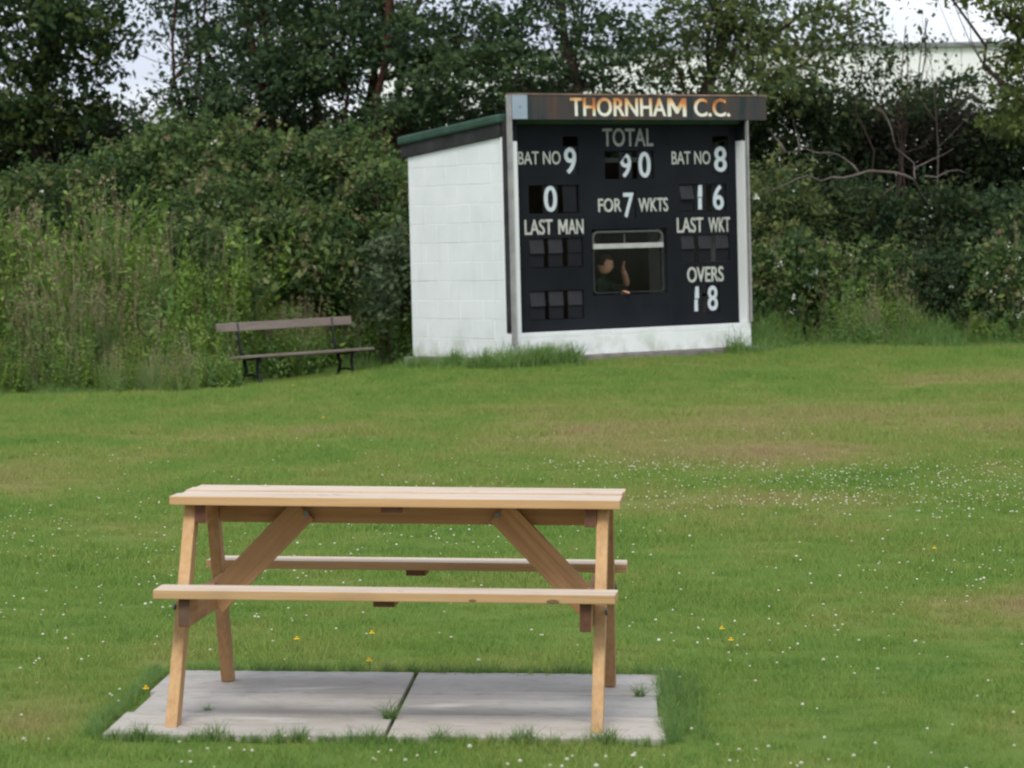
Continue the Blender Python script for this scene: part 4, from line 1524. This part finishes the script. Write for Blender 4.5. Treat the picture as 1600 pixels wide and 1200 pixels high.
bare('bare_branch', 'bare dead tree whose pale limb reaches left towards the scoreboard', 41.9,
     [[(1500, 480, 4), (1480, 380, 3), (1450, 320, 1.6), (1428, 281, 0.3), (1400, 270), (1358, 267), (1335, 274), (1300, 277), (1282, 283), (1262, 274), (1240, 282), (1200, 300), (1188, 308)],
      [(1342, 270), (1322, 250), (1295, 238), (1258, 232), (1228, 238), (1200, 240)],
      [(1250, 232), (1246, 210), (1240, 185)], [(1228, 238), (1208, 212), (1200, 200)],
      [(1430, 280), (1428, 255), (1400, 232), (1394, 205), (1380, 175), (1356, 166)],
      [(1430, 262), (1455, 250), (1490, 232)],
      [(1445, 275), (1480, 268), (1510, 270)], [(1400, 272), (1400, 290), (1380, 305)]], 0.023, 'dead tree')
bare('twiggy_sapling', 'thin leafless sapling standing before the white shed', 45,
     [[(1462, 330), (1466, 230), (1460, 150), (1450, 60), (1440, 20)], [(1460, 150), (1480, 100), (1500, 60)], [(1463, 190), (1430, 140), (1415, 90)], [(1466, 230), (1505, 190), (1545, 150)],
      [(1455, 100), (1440, 70), (1425, 55)], [(1480, 100), (1478, 70), (1490, 40)]], 0.010, 'sapling')
bare('thin_branch', 'thin leafless branches across the sky gap at the left', 46.8,
     [[(330, 190), (300, 120), (260, 70), (205, 40)], [(290, 105), (240, 95), (200, 82)], [(270, 80), (255, 40), (250, 10)], [(310, 140), (262, 130), (222, 120)], [(300, 120), (290, 80), (300, 40)]], 0.016, 'branch')
bare('fallen_cane', 'long pale dead cane standing up in the tall weeds', 38.4,
     [[(122, 560), (115, 500), (108, 440), (100, 400)], [(110, 450), (90, 415), (85, 400)]], 0.014, 'cane')
bare('leaning_cane', 'brown dead cane in the brambles above the bench', 43.2,
     [[(282, 345), (286, 310), (292, 270)], [(288, 300), (298, 285)]], 0.014, 'cane')


# ------------------------------------------------------------------ scattered plants
def scatter(name, pts, rot, scl, var, protos, tilt=0.0):
    """stuff: one object that instances small plant meshes on its points"""
    me = bpy.data.meshes.new(name)
    me.vertices.add(len(pts))
    me.vertices.foreach_set('co', np.asarray(pts, dtype=np.float32).ravel())
    for nm, arr, ty in (('tilt', rng.normal(size=len(pts)) * tilt, 'FLOAT'), ('rot', rot, 'FLOAT'), ('scl', scl, 'FLOAT'), ('var', var, 'INT')):
        at = me.attributes.new(nm, ty, 'POINT')
        at.data.foreach_set('value', np.asarray(arr, dtype=np.float32 if ty == 'FLOAT' else np.int32))
    o = link(bpy.data.objects.new(name, me))
    ng = bpy.data.node_groups.new(name, 'GeometryNodeTree')
    ng.interface.new_socket('Geometry', in_out='INPUT', socket_type='NodeSocketGeometry')
    ng.interface.new_socket('Geometry', in_out='OUTPUT', socket_type='NodeSocketGeometry')
    gi, go = ng.nodes.new('NodeGroupInput'), ng.nodes.new('NodeGroupOutput')
    jn = ng.nodes.new('GeometryNodeJoinGeometry')

    def attr(nm, ty):
        a = ng.nodes.new('GeometryNodeInputNamedAttribute')
        a.data_type = ty
        a.inputs['Name'].default_value = nm
        return a.outputs['Attribute']
    ar, as_, av = attr('rot', 'FLOAT'), attr('scl', 'FLOAT'), attr('var', 'INT')
    cx = ng.nodes.new('ShaderNodeCombineXYZ')
    ng.links.new(ar, cx.inputs['Z'])
    ng.links.new(attr('tilt', 'FLOAT'), cx.inputs['X'])
    for k, pr in enumerate(protos):
        oi = ng.nodes.new('GeometryNodeObjectInfo')
        oi.inputs['Object'].default_value = pr
        oi.inputs['As Instance'].default_value = True
        cmp_ = ng.nodes.new('FunctionNodeCompare')
        cmp_.data_type = 'INT'
        cmp_.operation = 'EQUAL'
        ng.links.new(av, cmp_.inputs[2])
        cmp_.inputs[3].default_value = k
        ip = ng.nodes.new('GeometryNodeInstanceOnPoints')
        ng.links.new(gi.outputs[0], ip.inputs['Points'])
        ng.links.new(cmp_.outputs[0], ip.inputs['Selection'])
        ng.links.new(oi.outputs['Geometry'], ip.inputs['Instance'])
        ng.links.new(cx.outputs[0], ip.inputs['Rotation'])
        ng.links.new(as_, ip.inputs['Scale'])
        ng.links.new(ip.outputs[0], jn.inputs[0])
    ng.links.new(jn.outputs[0], go.inputs[0])
    md = o.modifiers.new('scatter', 'NODES')
    md.node_group = ng
    o['kind'] = 'stuff'
    return o


def proto(name, V, F, mats, midx=None):
    o = mesh_np(name, V, F, mats[0], mats=mats, midx=midx)
    COL.objects.unlink(o)
    return o


def blades(n, R, h, w_, lean=0.5, seg=2):
    """n grass blades as quads strips -> V, F"""
    a = rng.uniform(0, 2 * np.pi, n)
    r = R * np.sqrt(rng.uniform(0, 1, n))
    base = np.stack([r * np.cos(a), r * np.sin(a), np.zeros(n)], -1)
    ld = rng.uniform(0, 2 * np.pi, n)
    ln = rng.uniform(0.1, 1, n) * lean
    hh = h * rng.uniform(0.55, 1.15, n)
    dirx = np.stack([np.cos(ld), np.sin(ld), np.zeros(n)], -1)
    sd = rng.uniform(0, 2 * np.pi, n)
    side = np.stack([np.cos(sd), np.sin(sd), np.zeros(n)], -1)
    V, F = [], []
    rows = []
    for k in range(seg + 1):
        t = k / seg
        c = base + np.array([0, 0, 1]) * (hh * t * (1 - 0.3 * ln * t))[:, None] + dirx * (hh * ln * t * t)[:, None]
        ww = w_ * (1 - 0.85 * t) * 0.5
        rows.append((c - side * ww, c + side * ww))
    allv = np.stack([x for rw in rows for x in rw], 1)    # n, 2*(seg+1), 3
    base_i = (np.arange(n) * 2 * (seg + 1))[:, None]
    for k in range(seg):
        F.append(base_i + np.array([2 * k, 2 * k + 1, 2 * k + 3, 2 * k + 2]))
    return allv.reshape(-1, 3), np.concatenate(F, 0)


def slab_mask(x, y, grow=0.0):
    z = np.full_like(x, TAB[2])
    l = to_local(TMi, x, y, z)
    return (l[:, 0] > -0.925 - grow) & (l[:, 0] < 0.888 + grow) & (l[:, 1] > -0.735 - grow) & (l[:, 1] < 0.893 + grow)


def hut_mask(x, y, grow=0.0):
    l = to_local(HMi, x, y, np.full_like(x, 0.27))
    return (l[:, 0] > -0.08 - grow) & (l[:, 0] < XR + 0.1 + grow) & (l[:, 1] > -0.16 - grow) & (l[:, 1] < DP + 0.08 + grow)


# lawn
protos = []
for k in range(4):
    V, F = blades(46, 0.085, 0.034, 0.0034, 0.9, 2)
    protos.append(proto('grass_tuft', V, F, [M['grass']]))
pts = []
for (d0, d1, dens) in ((7, 15, 175), (15, 24, 105), (24, 43, 62)):
    wmax = 0.19 * d1 + 1.6
    area = 2 * wmax * (d1 - d0)
    n = int(area * dens)
    x = rng.uniform(-wmax, wmax, n)
    y = rng.uniform(d0, d1, n)
    k = (np.abs(x) < 0.19 * y + 1.6) & (y < edge_y(x) + 0.8)
    k &= ~slab_mask(x, y, 0.0) & ~hut_mask(x, y, 0.0)
    x, y = x[k], y[k]
    s = {7: 1.0, 15: 1.25, 24: 1.6}[d0]
    pts.append(np.stack([x, y, np.full(len(x), s)], -1))
pts = np.concatenate(pts)
z = gz(pts[:, 0], pts[:, 1])
n = len(pts)
lawn_s = pts[:, 2] * rng.uniform(0.55, 1.3, n) * (1 + 0.14 * np.sin(pts[:, 0] * 2.9 + np.sin(pts[:, 1] * 1.3) * 2) + 0.12 * np.sin(pts[:, 1] * 2.2 + pts[:, 0]))
tag(scatter('lawn_grass', np.stack([pts[:, 0], pts[:, 1], z - 0.002], -1), rng.uniform(0, 6.28, n), lawn_s, rng.integers(0, 4, n), protos),
    'short mown lawn grass with yellowing patches', 'grass', kind='stuff')

# longer grass round the slabs and the hut and along the lawn edge
lp = []
for k in range(3):
    V, F = blades(34, 0.05, 0.15, 0.0055, 1.0, 3)
    lp.append(proto('long_grass_tuft', V, F, [M['tall_grass']]))
q = []
per_ = []
for t in np.linspace(0, 1, 150):
    per_ += [(-0.93 + 1.82 * t, -0.757 + 0.02 * math.sin(t * 37), rng.uniform(0.13, 0.30) * (1 + 0.8 * math.sin(t * 23) ** 4)), (-0.93 + 1.82 * t, 0.905, rng.uniform(0.2, 0.5))]
for t in np.linspace(0, 1, 110):
    per_ += [(-0.955, -0.735 + 1.63 * t, rng.uniform(0.2, 0.45)), (0.912, -0.735 + 1.63 * t, rng.uniform(0.2, 0.5))]
for (lx, ly, s) in per_:
    wp = PADM @ Vector((lx + rng.normal() * 0.012, ly + rng.normal() * 0.014, 0))
    q.append((wp.x, wp.y, wp.z - 0.02, s))
for k in range(40):    # right slab corner is overgrown
    wp = PADM @ Vector((0.93 + rng.uniform(-0.03, 0.10), rng.uniform(-0.65, 0.85), 0))
    q.append((wp.x, wp.y, wp.z - 0.02, rng.uniform(0.3, 0.6)))
for k in range(330):   # hut foot
    t = rng.uniform(-0.1, 1.02)
    if k % 2:
        wp = HM @ Vector((XR * t, -0.22 - abs(rng.normal()) * 0.12, 0))
        s = rng.uniform(0.4, 1.3) * (1.7 if (t < 0.13 or t > 0.84) else 0.42) * (0.6 + 0.6 * math.sin(t * 31) ** 2)
    else:
        wp = HM @ Vector((-0.12 - abs(rng.normal()) * 0.14, DP * t, 0))
        s = rng.uniform(0.4, 1.7) * (0.55 + 0.6 * math.sin(t * 9 + 1) ** 2)
    q.append((wp.x, wp.y, gz(wp.x, wp.y)[0] - 0.02, s))
for k in range(70):
    a = rng.uniform(0, 6.28)
    r = rng.uniform(0, 0.45)
    wp = HM @ Vector((0.15 + r * math.cos(a) * 1.2, -0.42 + 0.6 * r * math.sin(a), 0))
    q.append((wp.x, wp.y, gz(wp.x, wp.y)[0] - 0.02, rng.uniform(1.0, 2.2)))
x = rng.uniform(-10, 12, 4200)
y = edge_y(x) + rng.normal(size=len(x)) * 0.35 + 0.25
k = ~hut_mask(x, y, 0.02) & ~((x > -3.4) & (x < -1.6) & (y < 40.3))
x, y = x[k], y[k]
z = gz(x, y)
s = rng.uniform(0.6, 2.4, len(x)) * np.clip(0.6 + (y - edge_y(x)) * 0.9, 0.5, 1.6) * (0.75 + 0.3 * np.sin(x * 2.7) + 0.2 * np.sin(x * 6.1 + 1))
q = np.concatenate([np.array(q), np.stack([x, y, z - 0.02, s], -1)])
n = len(q)
tag(scatter('verge_grass', q[:, :3], rng.uniform(0, 6.28, n), q[:, 3], rng.integers(0, 3, n), lp), 'longer uncut grass along the lawn edge and round the hut and slabs', 'grass', kind='stuff')


# tall weeds
def weed_proto(h, nl, lsize, leafm, stemm, seedtop=0, spread=0.1, stems=5):
    Vs, Fs, Ms = [], [], []
    nv = 0
    for s in range(stems):
        a = rng.uniform(0, 6.28)
        lean = rng.uniform(0.02, 0.16)
        b0 = np.array([math.cos(a), math.sin(a), 0]) * spread * rng.uniform(0.2, 1)
        hh = h * rng.uniform(0.7, 1.1)
        tip = b0 + np.array([math.cos(a) * lean * hh, math.sin(a) * lean * hh, hh])
        for ax in (np.array([1, 0, 0]), np.array([0, 1, 0])):
            w_ = 0.004
            v = np.array([b0 - ax * w_, b0 + ax * w_, tip + ax * w_ * 0.4, tip - ax * w_ * 0.4])
            Vs.append(v)
            Fs.append(np.arange(4)[None] + nv)
            nv += 4
            Ms.append([1])
        t = np.sort(rng.uniform(0.12, 1.0, nl))
        C = b0 + (tip - b0) * t[:, None] + rng.normal(size=(nl, 3)) * np.array([0.045, 0.045, 0.01]) * (1.25 - t[:, None])
        V, F = leaf_quads(C, lsize, 0.42, 0.5, sizes=lsize * (1.25 - 0.7 * t) * rng.uniform(0.7, 1.2, nl), droop=0.4)
        Vs.append(V)
        Fs.append(F + nv)
        nv += len(V)
        Ms.append([0] * len(F))
        if seedtop:
            t = rng.uniform(0.78, 1.06, seedtop)
            C = b0 + (tip - b0) * t[:, None] + rng.normal(size=(seedtop, 3)) * 0.014
            V, F = leaf_quads(C, 0.022, 0.7, 0.2)
            Vs.append(V)
            Fs.append(F + nv)
            nv += len(V)
            Ms.append([1] * len(F))
    return np.concatenate(Vs), np.concatenate(Fs), np.concatenate(Ms)


wp_ = []
for (h, nl, ls, lm, sm, sd_, st) in ((1.05, 34, 0.13, 'weed', 'weed', 0, 5), (1.25, 26, 0.11, 'weed', 'weed_tan', 0, 4), (1.2, 5, 0.10, 'tall_grass', 'weed_tan', 22, 6),
                                     (0.8, 26, 0.12, 'tall_grass', 'tall_grass', 0, 6), (1.15, 8, 0.13, 'weed', 'dock', 40, 3)):
    V, F, mi = weed_proto(h, nl, ls, lm, sm, sd_, 0.12, st)
    if h == 1.2:
        V2, F2 = blades(60, 0.12, 1.0, 0.008, 0.6, 3)
        F2 = F2 + len(V)
        V = np.concatenate([V, V2])
        F = np.concatenate([F, F2])
        mi = np.concatenate([mi, np.zeros(len(F2), int)])
    wp_.append(proto('weed', V, F, [M[lm], M[sm]], mi))
x = rng.uniform(-11, 12, 12000)
dd = rng.uniform(0, 1, len(x)) ** 1.1 * 4.6 + 0.2
y = edge_y(x) + dd
left = x < -3.1
bay = (x >= -3.1) & (x < -0.9)
lim = np.interp(x, [-11, -5.5, -4.2, -3.1, -2.0, -0.9, 12], [4.4, 3.8, 3.4, 3.4, 3.2, 2.6, 1.5]) + 0.5 * np.sin(x * 2.3) + 0.3 * np.sin(x * 5.1)
keep = (dd < lim) & (rng.uniform(0, 1, len(x)) < np.where(left | bay, 0.9, 0.8)) & ~hut_mask(x, y, 0.12)
x, y, dd, left, bay = x[keep], y[keep], dd[keep], left[keep], bay[keep]
nx = 260
x = np.concatenate([x, rng.normal(-3.75, 0.26, nx)])
y = np.concatenate([y, rng.normal(36.35, 0.22, nx)])
dd, left, bay = np.concatenate([dd, np.full(nx, 0.25)]), np.concatenate([left, np.ones(nx, bool)]), np.concatenate([bay, np.zeros(nx, bool)])
z = gz(x, y)
ramp_ = np.clip(0.40 + dd * 0.34, 0.4, 1.0)
s = np.where(left, (rng.uniform(0.35, 1.0, len(x)) + 0.55 * (rng.uniform(0, 1, len(x)) < 0.12)) * (1 + 0.22 * np.sin(x * 4.3 + y * 2)) * ramp_ * np.interp(x, [-8, -5, -3.2], [1.0, 0.92, 0.72]), np.where(bay, rng.uniform(0.35, 0.75, len(x)), rng.uniform(0.25, 1.0, len(x)) ** 1.3 * ramp_ * (0.75 + 0.35 * np.sin(x * 3.1) + 0.2 * np.sin(x * 7.7))))
field = np.sin(x * 1.7 + 0.6 * y) + np.sin(y * 2.1 - x * 3.3) * 0.7 + rng.normal(size=len(x)) * 0.7
var = np.where(field > 0.9, rng.choice(5, len(x), p=[0.06, 0.16, 0.66, 0.07, 0.05]), np.where(field < -0.7, rng.choice(5, len(x), p=[0.3, 0.1, 0.05, 0.5, 0.05]),
               rng.choice(5, len(x), p=[0.38, 0.22, 0.20, 0.15, 0.05])))
var = np.where(left, var, np.where(rng.uniform(0, 1, len(x)) < 0.35, 3, var))
tag(scatter('tall_weeds', np.stack([x, y, z - 0.03], -1), rng.uniform(0, 6.28, len(x)), s, var, wp_, 0.17), 'nettles, docks and dry grass covering the bank beyond the lawn', 'weeds', kind='stuff')

# weed growing from the slab joint
V, F = blades(70, 0.022, 0.085, 0.0045, 1.3, 3)
o = mesh_np('grass_tuft', V, F, M['tall_grass'])
o.matrix_world = TM @ Matrix.Translation((-0.008, -0.34, -0.01))
tag(o, 'grass tuft growing in the joint between the front paving slabs', 'grass tuft')
for (lx, ly, s, lab) in ((-0.64, -0.20, 0.45, 'tiny weed in the slab joint beside the front left table leg'), (0.80, 0.30, 0.8, 'thin grass tuft across the right slabs near their edge')):
    o2 = o.copy()
    COL.objects.link(o2)
    o2.matrix_world = TM @ Matrix.Translation((lx, ly, -0.012)) @ Matrix.Scale(s, 4) @ Matrix.Rotation(1.1, 4, 'Z')
    o2['label'] = lab

# ------------------------------------------------------------------ flowers in the lawn
ico = bmesh.new()
bmesh.ops.create_icosphere(ico, subdivisions=1, radius=1.0)
iv = np.array([v.co[:] for v in ico.verts])
ico.verts.index_update()
ifc = np.array([[v.index for v in f.verts] for f in ico.faces])
ico.free()
fl = []


def patch(cx, cy, rx, ry, n):
    a = rng.normal(size=(n, 2)) * 0.5
    fl.append(np.stack([cx + a[:, 0] * rx, cy + a[:, 1] * ry], -1))


# drifts of clover, measured on the lawn
patch(2.6, 20.3, 2.6, 1.9, 760)
patch(1.1, 21.9, 1.0, 0.8, 130)
patch(1.6, 18.9, 1.8, 0.7, 200)
patch(3.3, 18.2, 1.2, 1.0, 120)
patch(-2.4, 17.0, 1.0, 2.2, 120)
patch(-1.2, 15.0, 0.8, 2.2, 80)
patch(-0.1, 16.2, 1.0, 1.5, 70)
patch(1.0, 12.6, 1.2, 1.6, 60)
patch(2.1, 15.0, 0.9, 1.2, 60)
patch(-2.2, 12.8, 0.7, 1.6, 60)
patch(0.0, 9.7, 1.8, 0.35, 60)
yy = rng.uniform(8.8, 26, 420)
fl.append(np.stack([rng.uniform(-1, 1, 420) * (0.18 * yy + 0.5), yy], -1))
fl = np.concatenate(fl)
fl = fl[~slab_mask(fl[:, 0], fl[:, 1], 0.02)]
clus = rng.normal(size=fl.shape) * 0.02
fz = gz(fl[:, 0], fl[:, 1])
n = len(fl)
rad = 0.0035 + 0.0065 * rng.beta(1.5, 2.2, n)
C = np.stack([fl[:, 0] + clus[:, 0], fl[:, 1] + clus[:, 1], fz + rng.uniform(0.024, 0.046, n)], -1)
V = (iv[None] * rad[:, None, None] * np.array([1, 1, 0.85]) + C[:, None]).reshape(-1, 3)
F = (ifc[None] + (np.arange(n) * len(iv))[:, None, None]).reshape(-1, 3)
tag(mesh_np('clover_flowers', V, F, M['clover']), 'small white clover heads scattered through the lawn', 'flowers', kind='stuff')


def dandelion(loc, r, label):
    mb = MB()
    n_ = 12
    c = mb.bm.verts.new((0, 0, 0.052))
    for k in range(n_):
        a = 2 * math.pi * k / n_
        d = 0.9 * math.pi / n_
        p1 = mb.bm.verts.new((r * 0.9 * math.cos(a - d), r * 0.9 * math.sin(a - d), 0.056))
        p2 = mb.bm.verts.new((r * 1.05 * math.cos(a), r * 1.05 * math.sin(a), 0.052))
        p3 = mb.bm.verts.new((r * 0.9 * math.cos(a + d), r * 0.9 * math.sin(a + d), 0.056))
        mb.bm.faces.new((c, p1, p2, p3))
        q1 = mb.bm.verts.new((r * 0.5 * math.cos(a), r * 0.5 * math.sin(a), 0.064))
        q2 = mb.bm.verts.new((r * 0.5 * math.cos(a + 2 * d), r * 0.5 * math.sin(a + 2 * d), 0.064))
        mb.bm.faces.new((c, q1, q2))
    root = empty('yellow_flower', label, 'flower', Matrix.Translation(loc), 'yellow flowers in the lawn')
    mb.build('petals', M['yellow'], root)
    mb = MB()
    mb.tube([(0, 0, -0.01), (0.003, 0, 0.052)], 0.0018, 5)
    mb.build('stalk', M['tall_grass'], root)


for (u, v, lab) in ((464, 1000, 'yellow flower seen under the table left of the middle'), (581, 991, 'yellow flower seen under the middle of the table'),
                    (1128, 984, 'yellow flower to the right of the table'), (1460, 858, 'yellow flower among the clover far to the right'),
                    (577, 1034, 'yellow flower just behind the slabs'), (228, 1078, 'yellow flower at the left edge of the slabs'),
                    (458, 603, 'yellow flower on the lawn in front of the park bench'), (505, 653, 'yellow flower out on the lawn beyond the table'),
                    (1142, 1002, 'lower yellow flower right of the table')):
    d = CM @ np.array([(u - 800) / FPX, 1, -(v - 600) / FPX])
    t = 9.0
    for _ in range(4000):
        p = CAMPOS + d * t
        if p[2] < gz(p[0], p[1])[0] + 0.05:
            break
        t += 0.01
    p[2] = gz(p[0], p[1])[0]
    dandelion(tuple(p), 0.012 if t < 20 else 0.016, lab)
